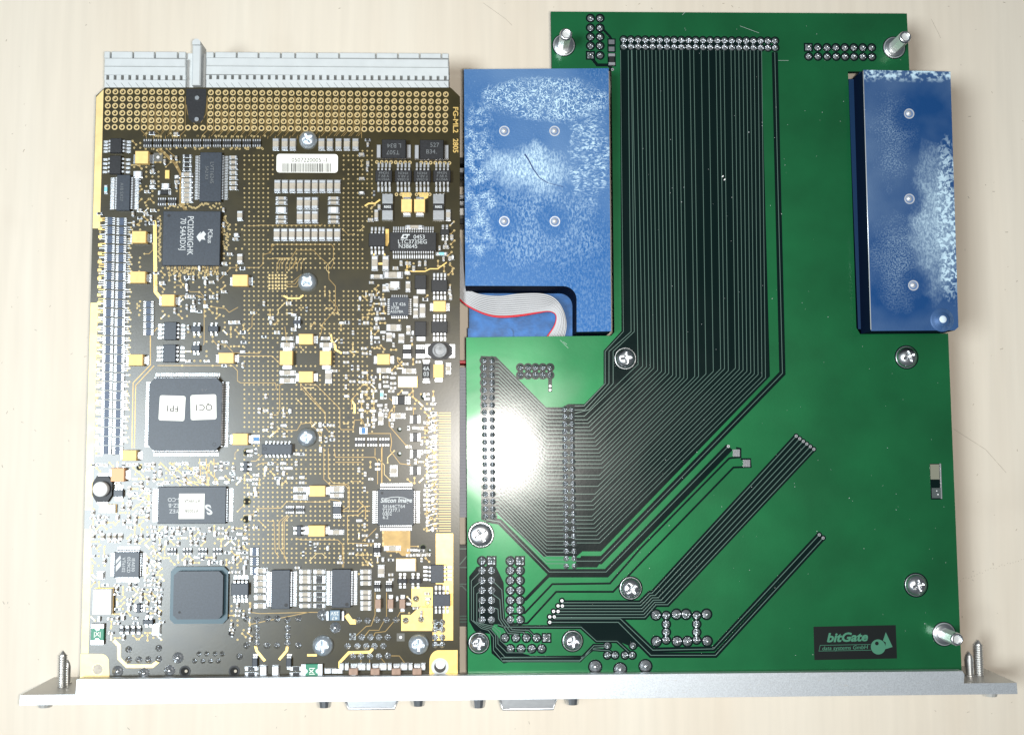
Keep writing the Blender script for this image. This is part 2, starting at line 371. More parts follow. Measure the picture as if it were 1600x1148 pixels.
goldpad([(643, 917), (676, 917), (676, 947), (643, 947)], mat=M_gold)
goldpad([(627, 985), (627, 960), (642, 960), (655, 948), (676, 948), (676, 985)], mat=M_gold)
goldpad([(597, 829), (641, 829), (641, 868), (628, 868), (622, 862), (604, 862), (598, 852)], mat=M_gtrace)
OCC = []      # occupied rectangles in photo pixels
def occ(x0, y0, x1, y1): OCC.append((x0, y0, x1, y1))
def free(x0, y0, x1, y1): return not any(a < x1 and c > x0 and b_ < y1 and d > y0 for a, b_, c, d in OCC)
# pads of the backplane connector
def f_pin(b):
    b.ring(0, 0, .46, .80, 0, .06, M_pad, 14); b.cyl(0, 0, .46, .0, .03, M_hole, 14)
    b.cyl(-.10, .14, .28, .0, .28, M_ring, 8, r2=.2)
def f_pin2(b): b.ring(0, 0, .45, .80, 0, .06, M_pad, 14); b.cyl(0, 0, .45, .0, .03, M_hole, 14)
pin = shared(('pin_pad',), f_pin); pin2 = shared(('pin_hole',), f_pin2)
for r_ in range(6):
    for k in range(47):
        if r_ < 5 and 11 <= k <= 13: continue
        px = 169+11.47*k-(r_*.25); py = 143.6+11.05*r_+.0079*(px-169)
        x, y = at(px, py, TOP); link('pin_pad' if not (r_ == 5 and k % 2) else 'pin_hole', pin2 if (r_ == 5 and k % 2) else pin, LB, (x, y, TOP))
occ(150, 130, 720, 206)
b = MB(); quad(b, [(291, 139), (322, 139), (322, 160), (318, 186), (313, 192), (301, 192), (295, 186), (291, 160)], TOP, TOP+.05, M_chipk); link('key_slot', b.mesh('key_slot'), LB)
b = MB()
for (px, py) in ((308.5, 154), (308, 187.5)): x, y = at(px, py, TOP); b.cyl(x, y, .8, TOP+.05, TOP+.5, M_steel, 12, r2=.6)
link('key_post_pin', b.mesh('key_post_pin'), LB)
# ------------------------------------------------------------------ component builders
def pxbox(x0, y0, x1, y1, h):      # top surface measured in the photo
    return rect(x0, y0, x1, y1, TOP+h)
def chip(name, x0, y0, x1, y1, h=1.2, mat=None, lr=0, tb=0, ll=1.6, lw=.32, l2=None, dot=None, cham=0., label=None, bev=.12):
    mat = mat or M_chip
    cx, cy, w_, h_ = pxbox(x0, y0, x1, y1, h)
    b = MB()
    if cham: 
        a, c_, e = w_/2, h_/2, cham
        b.prism([(-a+e, -c_), (a-e, -c_), (a, -c_+e), (a, c_-e), (a-e, c_), (-a+e, c_), (-a, c_-e), (-a, -c_+e)], .15, h, mat)
    else:
        b.box(0, 0, w_-.12, h_-.12, .12, h*.55, mat); b.box(0, 0, w_, h_, h*.45, h, mat, bev=bev)
    if dot:
        dx, dy = at(dot[0], dot[1], TOP+h); b.cyl(dx-cx, dy-cy, dot[2], h, h+.012, M_chipk, 16)
    o = link(name, b.mesh(name), LB, (cx, cy, TOP), label=label)
    m = .8+ll/PX*1.0
    if lr or tb:
        q = MB()
        for n_, sides in ((lr, ((-1, 0), (1, 0))), (tb, ((0, 1), (0, -1)))):
            if not n_: continue
            for dx, dy in sides:
                span = (h_ if dx else w_)*.90
                for i in range(n_):
                    t = (-.5+(i+.5)/n_)*span
                    sx, sy = (dx*w_/2*.97, t) if dx else (t, dy*h_/2*.97)
                    q.lead(sx, sy, dx, dy, lw, ll, h*.55, M_tin)
                    q.box(sx+dx*ll*.85, sy+dy*ll*.85, (ll*.55 if dx else lw*1.25), (lw*1.25 if dx else ll*.55), 0, .10, M_solder, bev=.03)
        link('leads', q.mesh('leads'), o, (cx, cy, TOP), kind='stuff')
    e = ll/PX+1 if (lr or tb) else 1
    occ(x0-(e if lr else 1), y0-(e if tb else 1), x1+(e if lr else 1), y1+(e if tb else 1))
    return o
NAMEN = {'chip_capacitor': 0, 'chip_resistor': 0}
EXTRA = MB()
def smd(px0, py0, px1, py1, kind='cap', ang=0.):
    """two-terminal chip part lying along its longer side"""
    hh = {'cap': .8, 'res': .45, 'tan': 1.1, 'brown': 1.3, 'blue': .7, 'cyan': .5, 'cream': .9}[kind]
    cx, cy, w_, h_ = rect(px0, py0, px1, py1, TOP+hh*.5)
    hor = w_ > h_; L_, W_ = (w_, h_) if hor else (h_, w_)
    L_, W_ = round(L_*5)/5, round(W_*5)/5+.02
    body = {'cap': M_tan, 'res': M_res, 'tan': M_tan, 'brown': M_brown, 'blue': M_blueres, 'cyan': M_cyan, 'cream': M_cream}[kind]
    def f(b):
        e = L_*(.25 if kind != 'res' else .22)
        b.box(0, 0, L_*1.18, W_*1.1, 0, .09, M_solder)
        b.box(0, 0, L_-2*e+.02, W_*.96, .05, hh*.96, body, bev=.05)
        for s_ in (-1, 1):
            b.box(s_*(L_/2-e/2), 0, e, W_, .03, hh, M_tin, bev=.07)
            b.box(s_*(L_/2+.08), 0, .22, W_*.95, .03, hh*.45, M_solder, bev=.08)
    n = 'chip_resistor' if kind == 'res' else 'chip_capacitor'
    occ(px0-1, py0-1, px1+1, py1+1)
    rz = (0 if hor else math.pi/2)+ang
    NAMEN[n] += 1
    if NAMEN[n] <= 280:
        link(n, shared((n, kind, L_, W_), f), LB, (cx, cy, TOP), rz)
    else:
        t = MB(); f(t); c_, s_ = math.cos(rz), math.sin(rz)
        base = len(EXTRA.v); EXTRA.v += [(cx+x*c_-y*s_, cy+x*s_+y*c_, TOP+z) for x, y, z in t.v]
        for fc, mi_ in zip(t.f, t.m): EXTRA.f.append(tuple(i+base for i in fc)); EXTRA.m.append(EXTRA.mi(t.mats[mi_])); EXTRA.sm.append(False)
def tant(x0, y0, x1, y1, side='R', mat=None, h=1.9):
    cx, cy, w_, h_ = pxbox(x0, y0, x1, y1, h)
    b = MB(); b.box(0, 0, w_, h_, .25, h, mat or M_tant, bev=.10)
    o = link('tantalum_capacitor', b.mesh('tantalum_capacitor'), LB, (cx, cy, TOP))
    ends = {'R': ((1, 0), (-1, 0)), 'L': ((1, 0), (-1, 0)), 'B': ((0, -1), (0, 1)), 'T': ((0, -1), (0, 1))}[side]
    for dx, dy in ends:
        q = MB(); L_ = 1.0
        q.box(dx*(w_/2+L_/2), dy*(h_/2+L_/2), L_ if dx else w_*.72, h_*.72 if dx else L_, 0, .12, M_solder)
        q.box(dx*(w_/2+.14), dy*(h_/2+.14), .26 if dx else w_*.6, h_*.6 if dx else .26, .1, h*.6, M_tin, bev=.06)
        link('terminal', q.mesh('terminal'), o, (cx, cy, TOP))
    k = 7; occ(x0-(k if side in 'LR' else 1), y0-(k if side in 'BT' else 1), x1+(k if side in 'LR' else 1), y1+(k if side in 'BT' else 1))
    return o
def screw_mesh(r, h, mat, ang=0.):
    def f(b):
        n, k = 56, 18; vs = []; fs = []
        for a in range(k+1):
            rr = r*a/k
            for i in range(n):
                t = 2*math.pi*i/n; x, y = rr*math.cos(t), rr*math.sin(t)
                z = h*(1-(rr/r)**3.2*.72)
                u, v_ = abs(x*math.cos(ang)+y*math.sin(ang)), abs(-x*math.sin(ang)+y*math.cos(ang))
                wd = r*.115; ln = r*.50
                if (u < wd and v_ < ln) or (v_ < wd and u < ln): z -= h*.55*(1-max(u, v_)/ln*.5)
                if a == k: z = 0
                vs.append((x, y, z))
        for a in range(k):
            for i in range(n): j = (i+1)%n; fs.append(((a+1)*n+i, (a+1)*n+j, a*n+j, a*n+i))
        b.add(vs, fs, mat, True)
    return f
def screw(parent, px, py, rpx, ztop, h=1.9, ang=.3, mat=None):
    r = round(rpx*PX, 2); x, y = at(px, py, ztop+h)
    return link('screw', shared(('screw', r, round(ang, 2), h, (mat or M_steel).name), screw_mesh(r, h, mat or M_steel, ang)), parent, (x, y, ztop))
# ------------------------------------------------------------------ chips
def T(o, rows, mat=None, rot=0., z=1.2, **k):
    for s_, px, py, sz in rows: text(s_, px, py, sz, TOP+z, o, mat or M_mark, rot, 'marking', **k)
o = chip('small_chip', 172, 216, 190, 239, 1.2, M_chipk, lr=4, ll=2.0, lw=.55)
o = chip('small_chip', 171, 243, 189, 272, 1.2, M_chipk, lr=4, ll=2.0, lw=.55)
o = chip('driver_chip', 182, 273, 203, 329, 1.2, M_chip, lr=20, ll=1.9, lw=.28); T(o, [('A1B 5X27', 190, 300, 5)], M_markd, -90)
o = chip('driver_chip', 312, 238, 346, 315, 1.1, M_chip, lr=28, ll=1.5, lw=.22); T(o, [('LVT16245', 331, 270, 6), ('5A2 K3', 323, 270, 5)], M_markd, -90)
o = chip('bridge_chip', 254, 330, 344, 415, 1.5, M_chip, label='large square grey chip with pale state shaped emblem')
T(o, [('PCI2050IGHK', 297, 368, 9.5), ('70 54A3DXJ', 285.5, 366, 9)], None, -90, 1.5, sx=.8); T(o, [('PCIbus', 328, 369, 7.5)], None, -90, 1.5, sx=.75)
b = MB(); tx = [(310, 366), (314, 362), (313, 366), (318, 361), (322, 366), (319, 370), (321, 375), (315, 374), (312, 378), (309, 374), (307, 370)]
b.prism([at(x, y, TOP+1.5) for x, y in tx], TOP+1.5, TOP+1.52, M_mark); link('emblem', b.mesh('emblem'), o)
b = MB(); x, y = at(264, 337, TOP+1.5); b.cyl(x, y, .45, TOP+1.5, TOP+1.515, M_chipk, 14); link('pin_mark', b.mesh('pin_mark'), o)
for (x0, y0, x1, y1) in ((256, 503, 275.5, 531), (254.5, 538, 274.5, 566)): chip('small_chip', x0, y0, x1, y1, 1.4, M_chip, lr=4, ll=1.8, lw=.55)
for (x0, y0, x1, y1) in ((298, 509, 314, 518), (325, 509, 341, 518), (299, 539, 312, 548), (458, 500, 470, 506)): chip('transistor', x0, y0, x1, y1, 1., M_chip, tb=2, ll=.9, lw=.5)
Q = chip('processor_chip', 232, 590, 346, 704, 2.0, M_chip, lr=38, tb=38, ll=1.5, lw=.18, cham=1.6, label='largest square flat chip with two white stickers')
for (s_, px, py, a) in (('FP1', 269, 637.5, 176), ('QC1', 318, 636, 182)):
    x, y = at(px, py, TOP+2); b = MB(); w_, r_ = 3.45, .55
    pts = [(sx*(w_-r_)+r_*math.cos(t), sy*(w_-r_)*.97+r_*math.sin(t)) for sx, sy, t0 in ((1, 1, 0), (-1, 1, 90), (-1, -1, 180), (1, -1, 270)) for t in [math.radians(t0+q*22.5) for q in range(5)]]
    b.prism(pts, 0, .06, M_white); st = link('sticker', b.mesh('sticker'), Q, (x, y, TOP+2), math.radians(a-180+(2 if s_ == 'FP1' else 0)))
    me = text_mesh(s_, M_ink); t_ = link('sticker_print', me, Q, (x, y, TOP+2.08), math.radians(a)); k = 10*PX*MM/.72; t_.scale = (k, k, .001)
T(Q, [('A B', 319, 609, 4)], M_markd, 180, 2.0)
b = MB(); x, y = at(335, 694, TOP+2); b.ring(x, y, .38, .5, TOP+2, TOP+2.02, M_chipk, 16); link('pin_mark', b.mesh('pin_mark'), Q)
o = chip('memory_chip', 246.5, 760, 353, 818, 1.1, M_chip, lr=20, ll=1.7, lw=.24)
T(o, [('S', 324, 795, 15)], None, 180, 1.1, bold=.03, shear=-.3); T(o, [('6-CO', 272, 780, 6), ('EZ-B', 272, 789, 6), ('YEZ', 272, 798, 6)], None, 180, 1.1)
b = MB(); x, y = at(299.5, 790.5, TOP+1.1); b.box(x, y, 6.8, 6.7, TOP+1.1, TOP+1.16, M_white); link('sticker', b.mesh('sticker'), o)
T(o, [('RT FPGA', 300, 782, 4.4), ('P7203R', 299, 797.5, 4.6)], M_ink, 180, 1.18)
o = chip('interface_chip', 178, 862, 217.6, 902, 1.4, M_chip, lr=14, tb=14, ll=1.2, lw=.26)
T(o, [('VT6102', 193, 882, 5), ('0529CD', 201, 882, 5), ('IEA030', 208, 882, 5)], None, -90, 1.4)
b = MB(); 
for pts in (((181, 893), (181, 884), (189, 874), (189, 884)), ((181, 881), (181, 875), (188, 867), (189, 872))): b.prism([at(x, y, TOP+1.4) for x, y in pts], TOP+1.4, TOP+1.42, M_mark)
link('emblem', b.mesh('emblem'), o)
M_sub = P('chip_substrate', (.022, .070, .095), .38, spec=.5)
o = chip('graphics_chip', 266, 885, 356, 974, .8, M_sub, cham=1.2, label='square chip with raised lid on a bluish carrier')
cx, cy, w_, h_ = rect(271, 892, 348, 967, TOP+2.2); b = MB(); e = 1.1; a, c_ = w_/2, h_/2
b.prism([(-a+e, -c_), (a-e, -c_), (a, -c_+e), (a, c_-e), (a-e, c_), (-a+e, c_), (-a, c_-e), (-a, -c_+e)], .8, 2.2, M_chip)
x, y = at(280.5, 956, TOP+2.2); b.cyl(x-cx, y-cy, .35, 2.2, 2.215, M_chipk, 12); link('chip_lid', b.mesh('chip_lid'), o, (cx, cy, TOP))
chip('small_chip', 361, 911, 388, 930, 1.4, M_chip, tb=4, ll=1.8, lw=.55)
chip('driver_chip', 424, 890, 453, 951, 1.2, M_chip, lr=20, ll=1.5, lw=.28, dot=(447, 945, .5))
chip('driver_chip', 518.5, 889, 548, 949, 1.2, M_chip, lr=20, ll=1.5, lw=.28, dot=(542, 944, .5))
o = chip('video_chip', 590, 764, 646.5, 820.5, 1.5, M_chip, lr=16, tb=16, ll=1.5, lw=.30, dot=(597, 770, .35))
T(o, [('Silicon Image', 619, 781.5, 7.2)], None, 0, 1.5, sx=.92, bold=.02, shear=.2)
T(o, [('SiI164CT64', 615.5, 791, 5.2), ('Y27377.1', 611.5, 797, 5.2), ('0302', 605, 802.5, 5.2), ('6.2', 602.5, 808, 5.2)], None, 0, 1.5)
b = MB(); b.strip([at(x, y, TOP+1.5) for x, y in ((603, 779), (611, 776.5), (622, 776), (632, 777.5), (639, 780.5))], .16, TOP+1.5, TOP+1.52, M_mark); link('emblem', b.mesh('emblem'), o)
o = chip('regulator_chip', 609, 363, 681.5, 392, 1.6, M_chipk, tb=18, ll=1.8, lw=.30, dot=(614.5, 384.5, .5))
T(o, [('0453', 655, 370.5, 6.6), ('LTC3735EG', 644.5, 378, 6.6), ('N38645', 637.5, 385, 6.6)], None, 0, 1.6)
b = MB()
for pts in (((626, 373), (629.5, 366), (632, 366), (630, 371.2), (634.5, 371.2), (634, 373)), ((631, 366), (640.5, 366), (640, 368), (637.5, 368), (636, 373), (634.5, 373), (635.5, 368), (632, 368))): b.prism([at(x, y, TOP+1.6) for x, y in pts], TOP+1.6, TOP+1.62, M_mark)
link('emblem', b.mesh('emblem'), o)
o = chip('regulator_chip', 609, 464, 638.5, 493, 1.0, M_chip, lr=8, tb=8, ll=.7, lw=.26)
T(o, [('LT 426', 624, 475.5, 5), ('3728', 617, 481, 4.6), ('A5578A', 620, 487, 4.4)], None, 0, 1.0)
for (x0, y0, x1, y1) in ((576, 364.5, 602, 385), (674, 437, 699, 455.5), (674, 502, 699, 520), (676.5, 928, 703.5, 947)): chip('small_chip', x0, y0, x1, y1, 1.5, M_chipk if y0 < 600 else M_chip, tb=4, ll=1.9, lw=.5)
chip('small_chip', 673, 882, 693.5, 910.5, 1.5, M_chip, lr=4, ll=1.9, lw=.5)
for (x0, y0, x1, y1) in ((648, 429.5, 666, 451.5), (648, 502, 666, 525)):
    o = chip('power_diode', x0, y0, x1, y1, 1.4, M_chipk); b = MB(); cx, cy, w_, h_ = rect(x0+3, y1+1, x1-1, y1+8, TOP); b.box(0, 0, w_, h_, 0, .5, M_tin, bev=.1); link('terminal', b.mesh('terminal'), o, (cx, cy, TOP))
    occ(x0, y0-3, x1, y1+9)
for (x0, y0, x1, y1) in ((629, 545, 642.5, 552.5), (649, 545, 664, 552.5)): chip('small_chip', x0, y0, x1, y1, 1.0, M_chipk, tb=4, ll=1.1, lw=.45)
o = chip('power_diode', 660, 568, 671.5, 591, 1.6, M_chipk, tb=1, ll=1.1, lw=1.6); T(o, [('4A', 666, 576, 6.5), ('03', 666, 584.5, 6.5)], M_mark, 0, 1.6)
for i, (x0, x1) in enumerate(((586.5, 612.5), (617, 643), (646.5, 673), (677, 704))):
    o = chip('power_transistor', x0, 266, x1, 284, 1.5, M_chipk, tb=4, ll=2.3, lw=.5)
    xm = (x0+x1)/2; T(o, [('4942N', xm, 270.5, 4.2), ('F A8 A', xm, 275.5, 4.2), ('A1256A', xm, 280.5, 4.0)], M_markd, 0 if i in (0, 3) else 180, 1.5)
for (x0, y0, x1, y1, rows, rot) in ((596.5, 218, 634, 247.5, (('L B34', 616, 227.5, 7), ('T507', 614, 238, 7)), 180), (656, 218.5, 693, 249, (('527', 679, 227, 7), ('B34.', 674, 237.5, 7)), 0)):
    o = chip('power_diode', x0, y0, x1, y1, 2.2, M_chipk); T(o, rows, M_markd, rot, 2.2)
    for xa, xb in ((x0-8, x0-1.5), (x1+1.5, x1+8)):
        b = MB(); cx, cy, w_, h_ = rect(xa, y0+8, xb, y1-1, TOP+.6); b.box(0, 0, w_, h_, 0, .6, M_tin, bev=.12); link('terminal', b.mesh('terminal'), o, (cx, cy, TOP))
    occ(x0-9, y0, x1+9, y1)
for (x0, x1) in ((597, 614), (676.5, 694)):
    cx, cy, w_, h_ = pxbox(x0, 303, x1, 344, .9); b = MB(); b.box(0, 0, w_*.95, h_*.3, .1, .9, M_chipk, bev=.05)
    o = link('shunt_resistor', b.mesh('shunt_resistor'), LB, (cx, cy, TOP))
    for s_ in (-1, 1):
        b = MB(); b.box(0, s_*h_*.31, w_, h_*.38, 0, .95, M_steel, bev=.08); link('terminal', b.mesh('terminal'), o, (cx, cy, TOP))
    T(o, [('R002', (x0+x1)/2, 323.5, 3.8)], M_mark, 0, .95, bold=.03); occ(x0-2, 300, x1+2, 346)
for (x0, x1) in ((627, 643.5), (647, 664)): tant(x0, 311, x1, 331, 'B', M_tant)
chip('transistor', 688, 358, 702, 367, 1., M_chipk, tb=2, ll=1.3, lw=.55)
chip('small_chip', 621, 618, 632.5, 632, 1.0, M_chipk, lr=4, ll=1.3, lw=.4)
chip('small_chip', 519.5, 791, 533.5, 802.5, 1.0, M_chip, tb=4, ll=1.1, lw=.35)
chip('transistor', 463.5, 821, 470.5, 837, 1., M_chip, lr=2, ll=.9, lw=.6)
o = chip('long_chip', 409, 693.5, 456, 710, 1.6, M_chip, tb=7, ll=.7, lw=.4); b = MB(); x, y = at(414, 701, TOP+1.6); b.ring(x, y, .35, .5, TOP+1.6, TOP+1.62, M_chipk, 14); link('pin_mark', b.mesh('pin_mark'), o)
chip('transistor', 380, 721, 386.5, 737, 1., M_chip, lr=2, ll=.8, lw=.5); chip('small_chip', 177, 765, 192, 776, 1., M_chip, tb=3, ll=1., lw=.5)
for (x0, y0, x1, y1) in ((562, 901, 572, 913), (580, 901, 590, 913)): chip('transistor', 584+(x0-562)*1.0, 913, 594.5+(x0-562)*1.0, 919, 1., M_chipk, tb=3, ll=.8, lw=.35)
for (x0, x1) in ((621, 636), (640, 658)): chip('transistor', x0, 904, x1, 911, 1., M_chipk, tb=2, ll=1.3, lw=.6)
chip('transistor', 583, 855, 595, 863, 1., M_chipk, tb=2, ll=1.0, lw=.6); chip('transistor', 213, 943, 219, 957, 1., M_chip, lr=2, ll=.8, lw=.6)
chip('transistor', 223, 968, 239, 975, 1., M_chip, tb=2, ll=.8, lw=.6)
for x0 in (394, 447): chip('transistor', x0, 1028, x0+8, 1041, 1., M_chip, tb=2, ll=.9, lw=.5)
for y0 in (640, 668, 694, 720): chip('resistor_array', 645, y0+8, 652, y0+22, .6, M_res, lr=4, ll=.7, lw=.35)
chip('resistor_array', 250, 297, 262, 304, .7, M_chipk, lr=2, ll=.7, lw=.5)
# white oscillators and sealed cans
for (x0, y0, x1, y1, h, nm) in ((619, 873, 649, 892, 1.2, 'crystal_oscillator'), (622, 587.5, 651.5, 604.5, 1.2, 'crystal_oscillator'), (144.5, 920, 173.5, 960, 1.8, 'crystal_oscillator'), (154, 788, 180, 801, 1.0, 'quartz_crystal')):
    cx, cy, w_, h_ = pxbox(x0, y0, x1, y1, h); b = MB(); b.box(0, 0, w_, h_, .1, h, M_cream, bev=.15); b.box(0, 0, w_*1.04, h_*1.04, 0, .25, M_gold); link(nm, b.mesh(nm), LB, (cx, cy, TOP)); occ(x0-3, y0-3, x1+3, y1+3)
# inductors
def inductor(px, py, r, wpx, hpx, vert, mt):
    x, y = at(px, py, TOP+2.6); b = MB(); W_, H_ = wpx*PX, hpx*PX
    pts = [(W_/2*a, H_/2*c_) for a, c_ in ((1, .45), (.55, 1), (-.55, 1), (-1, .45), (-1, -.45), (-.55, -1), (.55, -1), (1, -.45))]
    b.prism(pts, .1, 1.0, M_chipk); o = link('inductor', b.mesh('inductor'), LB, (x, y, TOP))
    R_ = r*PX; b = MB(); b.lathe(0, 0, [(R_, .9), (R_, 2.3), (R_*.93, 2.6), (R_*.72, 2.6), (R_*.66, 2.3), (R_*.55, 2.35), (.01, 2.45)], mt, 36); link('coil_cap', b.mesh('coil_cap'), o, (x, y, TOP))
    for s_ in (-1, 1):
        b = MB()
        if vert: b.box(0, s_*(H_/2), W_*.55, 1.3, 0, .3, M_tin, bev=.06)
        else: b.box(s_*(W_/2-.3), 0, 2.2, H_*.82, 0, .3, M_tin, bev=.06)
        link('terminal', b.mesh('terminal'), o, (x, y, TOP))
    occ(px-wpx/2-2, py-hpx/2-2, px+wpx/2+2, py+hpx/2+2)
M_ind = P('inductor_grey', (.30, .30, .30), .45, var=(900, .3)); M_indw = P('inductor_pale', (.72, .72, .70), .4)
inductor(687, 547, 11.5, 38, 26, False, M_ind); inductor(156, 764, 11.5, 30, 40, True, M_indw)
# tantalum capacitors
for t_ in ((211, 236, 231.5, 255.5, 'R'), (206, 361, 228, 379.5, 'R'), (203, 424, 227, 442, 'R'), (252, 460, 272.5, 478, 'R'), (363, 429, 387, 447, 'R'), (200, 553.5, 223, 571, 'R'),
           (341, 551, 365, 567.5, 'R'), (363, 677, 387, 695, 'R'), (191, 703, 213, 719.5, 'R'), (466.5, 521.5, 489, 538, 'R'), (437, 548, 457, 570, 'B'), (499.5, 548, 517.5, 570, 'B'),
           (466.5, 580, 489, 597.5, 'R'), (589, 553, 609, 569.5, 'R'), (677, 569, 693, 590, 'B'), (483, 758.5, 508, 775.5, 'R'), (481.5, 820.5, 507.5, 838, 'R'), (677, 470, 696.5, 486.5, 'R')): tant(*t_)
tant(173, 731, 194, 752, 'R', P('tantalum_orange', (.80, .42, .20), .5))
# brown ceramic capacitors at the bottom
for x0 in (586, 605.5, 624): tant(x0, 936, x0+9, 950.5, 'B', M_brown, 1.5)
for x0 in (545, 579, 612, 644.5):
    tant(x0, 1044, x0+14, 1054, 'T', M_brown, 1.6)
    for xx in (x0-11, x0-3, x0+17): smd(xx-3, 1036, xx+3, 1046, 'cream')
# fuses
for (x0, y0, x1, y1, v) in ((142, 974, 162, 1007, True), (470, 1037, 504, 1059, False)):
    cx, cy, w_, h_ = pxbox(x0, y0, x1, y1, .9); b = MB(); b.box(0, 0, w_*(1 if v else .56), h_*(.6 if v else 1), .05, .9, M_fuse, bev=.05); o = link('fuse', b.mesh('fuse'), LB, (cx, cy, TOP))
    for s_ in (-1, 1):
        b = MB(); b.box(0 if v else s_*w_*.385, s_*h_*.385 if v else 0, w_ if v else w_*.22, h_*.22 if v else h_, 0, .92, M_tin, bev=.06)
        b.cyl(0 if v else s_*w_*.28, s_*h_*.28 if v else 0, .55, .88, .93, M_tin, 12); link('terminal', b.mesh('terminal'), o, (cx, cy, TOP))
    T(o, [('|X|', (x0+x1)/2, (y0+y1)/2, 6.5)], M_white, 0 if v else 90, .92, bold=.02); occ(x0-1, y0-1, x1+1, y1+1)
o = chip('tantalum_capacitor', 515, 953, 531, 969, 1.7, P('blue_grey_body', (.16, .24, .32), .4), label='blue grey capacitor marked 4.7 25V'); T(o, [('4.7', 523, 965, 5), ('25V', 523, 957.5, 5.5)], M_white, 180, 1.7)
for xx in (512, 536):
    b = MB(); cx, cy, w_, h_ = rect(xx-2, 954, xx+2, 969, TOP+.5); b.box(0, 0, w_, h_, 0, .8, M_tin, bev=.1); link('terminal', b.mesh('terminal'), o, (cx, cy, TOP))
# barcode sticker
cx, cy, w_, h_ = rect(432, 241, 528, 270, TOP+.05); b = MB(); r_ = .8
pts = [(sx*(w_/2-r_)+r_*math.cos(t), sy*(h_/2-r_)+r_*math.sin(t)) for sx, sy, t0 in ((1, 1, 0), (-1, 1, 90), (-1, -1, 180), (1, -1, 270)) for t in [math.radians(t0+q*30) for q in range(4)]]
b.prism(pts, .0, .10, M_white); o = link('barcode_sticker', b.mesh('barcode_sticker'), LB, (cx, cy, TOP))
b = MB(); x_ = 441.
while x_ < 517:
    ww = R.choice((.7, .7, 1.1, 1.6)); a = rect(x_, 255.5, x_+ww, 269, TOP+.1); b.box(a[0]-cx, a[1]-cy, a[2], a[3], .10, .112, M_ink); x_ += ww+R.choice((.8, .9, 1.3))
link('barcode', b.mesh('barcode'), o, (cx, cy, TOP)); text('0507220005 -1', 484, 250.5, 6.8, TOP+.10, o, M_ink, 0, 'sticker_print'); occ(430, 238, 530, 272)
for s_, yy in (('FG-ML2', 187.5), ('2805', 228)): text(s_, 711.5, yy, 8.2, TOP, LB, M_gold, -90, 'board_lettering', sx=1.14 if len(s_) > 4 else 1.02, bold=.02)
# ------------------------------------------------------------------ screws on this board
for (px, py, r_, a) in ((480, 216, 14.5, .5), (479, 439, 15, .8), (478, 683, 15, .2), (503, 1010, 16, .1), (653.5, 1008, 15.5, 0)): screw(LB, px, py, r_, TOP, 1.9, a, M_sheen); occ(px-r_-2, py-r_-2, px+r_+2, py+r_+2)
# ------------------------------------------------------------------ ceramic capacitors measured one by one
for x in (431, 445, 457.5, 502.5, 515.5, 529, 542, 555.5): smd(x-4.5, 217, x+4.5, 234, 'cap')
for k in range(9): smd(433.6+11.7*k-4.5, 282, 433.6+11.7*k+4.5, 300, 'cap'); smd(432.6+11.8*k-4.5, 358, 432.6+11.8*k+4.5, 375, 'cap')
for x in (468.6, 480.4, 492): smd(x-4.5, 309, x+4.5, 326, 'cap'); smd(x-4.5, 330.5, x+4.5, 347.5, 'cap')
for x in (439.5, 521.3):
    for y in (310, 317, 339.5, 346.5): smd(x-8, y-2.3, x+8, y+2.3, 'cap')
    smd(x-8, 323.5, x+8, 333, 'cream')
for q in ((371, 330, 379, 344), (371, 397, 379, 411), (440, 535.5, 458, 542.5), (441, 526, 457, 531), (501, 535.5, 519, 542.5), (502, 526, 516, 531), (439, 579, 459.5, 586), (439, 591, 459.5, 598), (508.5, 579, 517.5, 597),
          (590, 575, 609, 582), (630, 576, 648, 583), (697, 568, 704, 583), (591, 646, 598.5, 662), (613, 646, 631, 653), (460, 760.5, 479, 768), (460, 773, 479, 780), (517, 760, 536, 768), (517, 771, 535, 777),
          (516, 828, 535.5, 834.5), (610, 728, 620, 743), (591, 884, 600, 900), (602, 853, 624, 859.5), (601, 425, 627, 434), (603, 443, 620, 452), (580, 429, 598, 435), (598, 445, 608, 455), (634, 440, 641, 455), (646, 463, 653, 478),
          (646, 482, 653, 496), (656, 476, 664, 494), (605, 507, 625, 516), (604, 520, 612, 533), (623, 522, 631, 535), (581, 401, 590, 421), (598, 401, 607, 421), (585, 328, 591, 344), (697, 328, 704, 344), (635, 509, 641, 522),
          (158, 834, 163, 842), (168, 834, 173, 842), (177, 834, 182, 842), (186, 834, 191, 842), (635, 352, 660, 357)): smd(*q, 'cap')
for q in ((682, 394, 698, 399, 'cyan'), (594, 610, 599, 623, 'cyan'), (562, 668, 574, 677, 'blue'), (397, 680, 405, 692, 'blue'), (610, 440, 624, 450, 'cream'), (163, 290, 168, 302, 'cyan'), (209, 268, 222, 277, 'cream'), (253, 287, 265, 295, 'cream'), (238, 975, 250, 991, 'cream'), (152, 893, 162, 904, 'cream'), (174, 742, 180, 750, 'cream')): smd(*q[:4], q[4])
b = MB(); cx, cy, w_, h_ = rect(258, 266, 264.5, 279, TOP+.4); b.box(cx, cy, w_, h_, TOP, TOP+.4, M_gold); link('test_loop', b.mesh('test_loop'), LB); occ(256, 262, 268, 282)
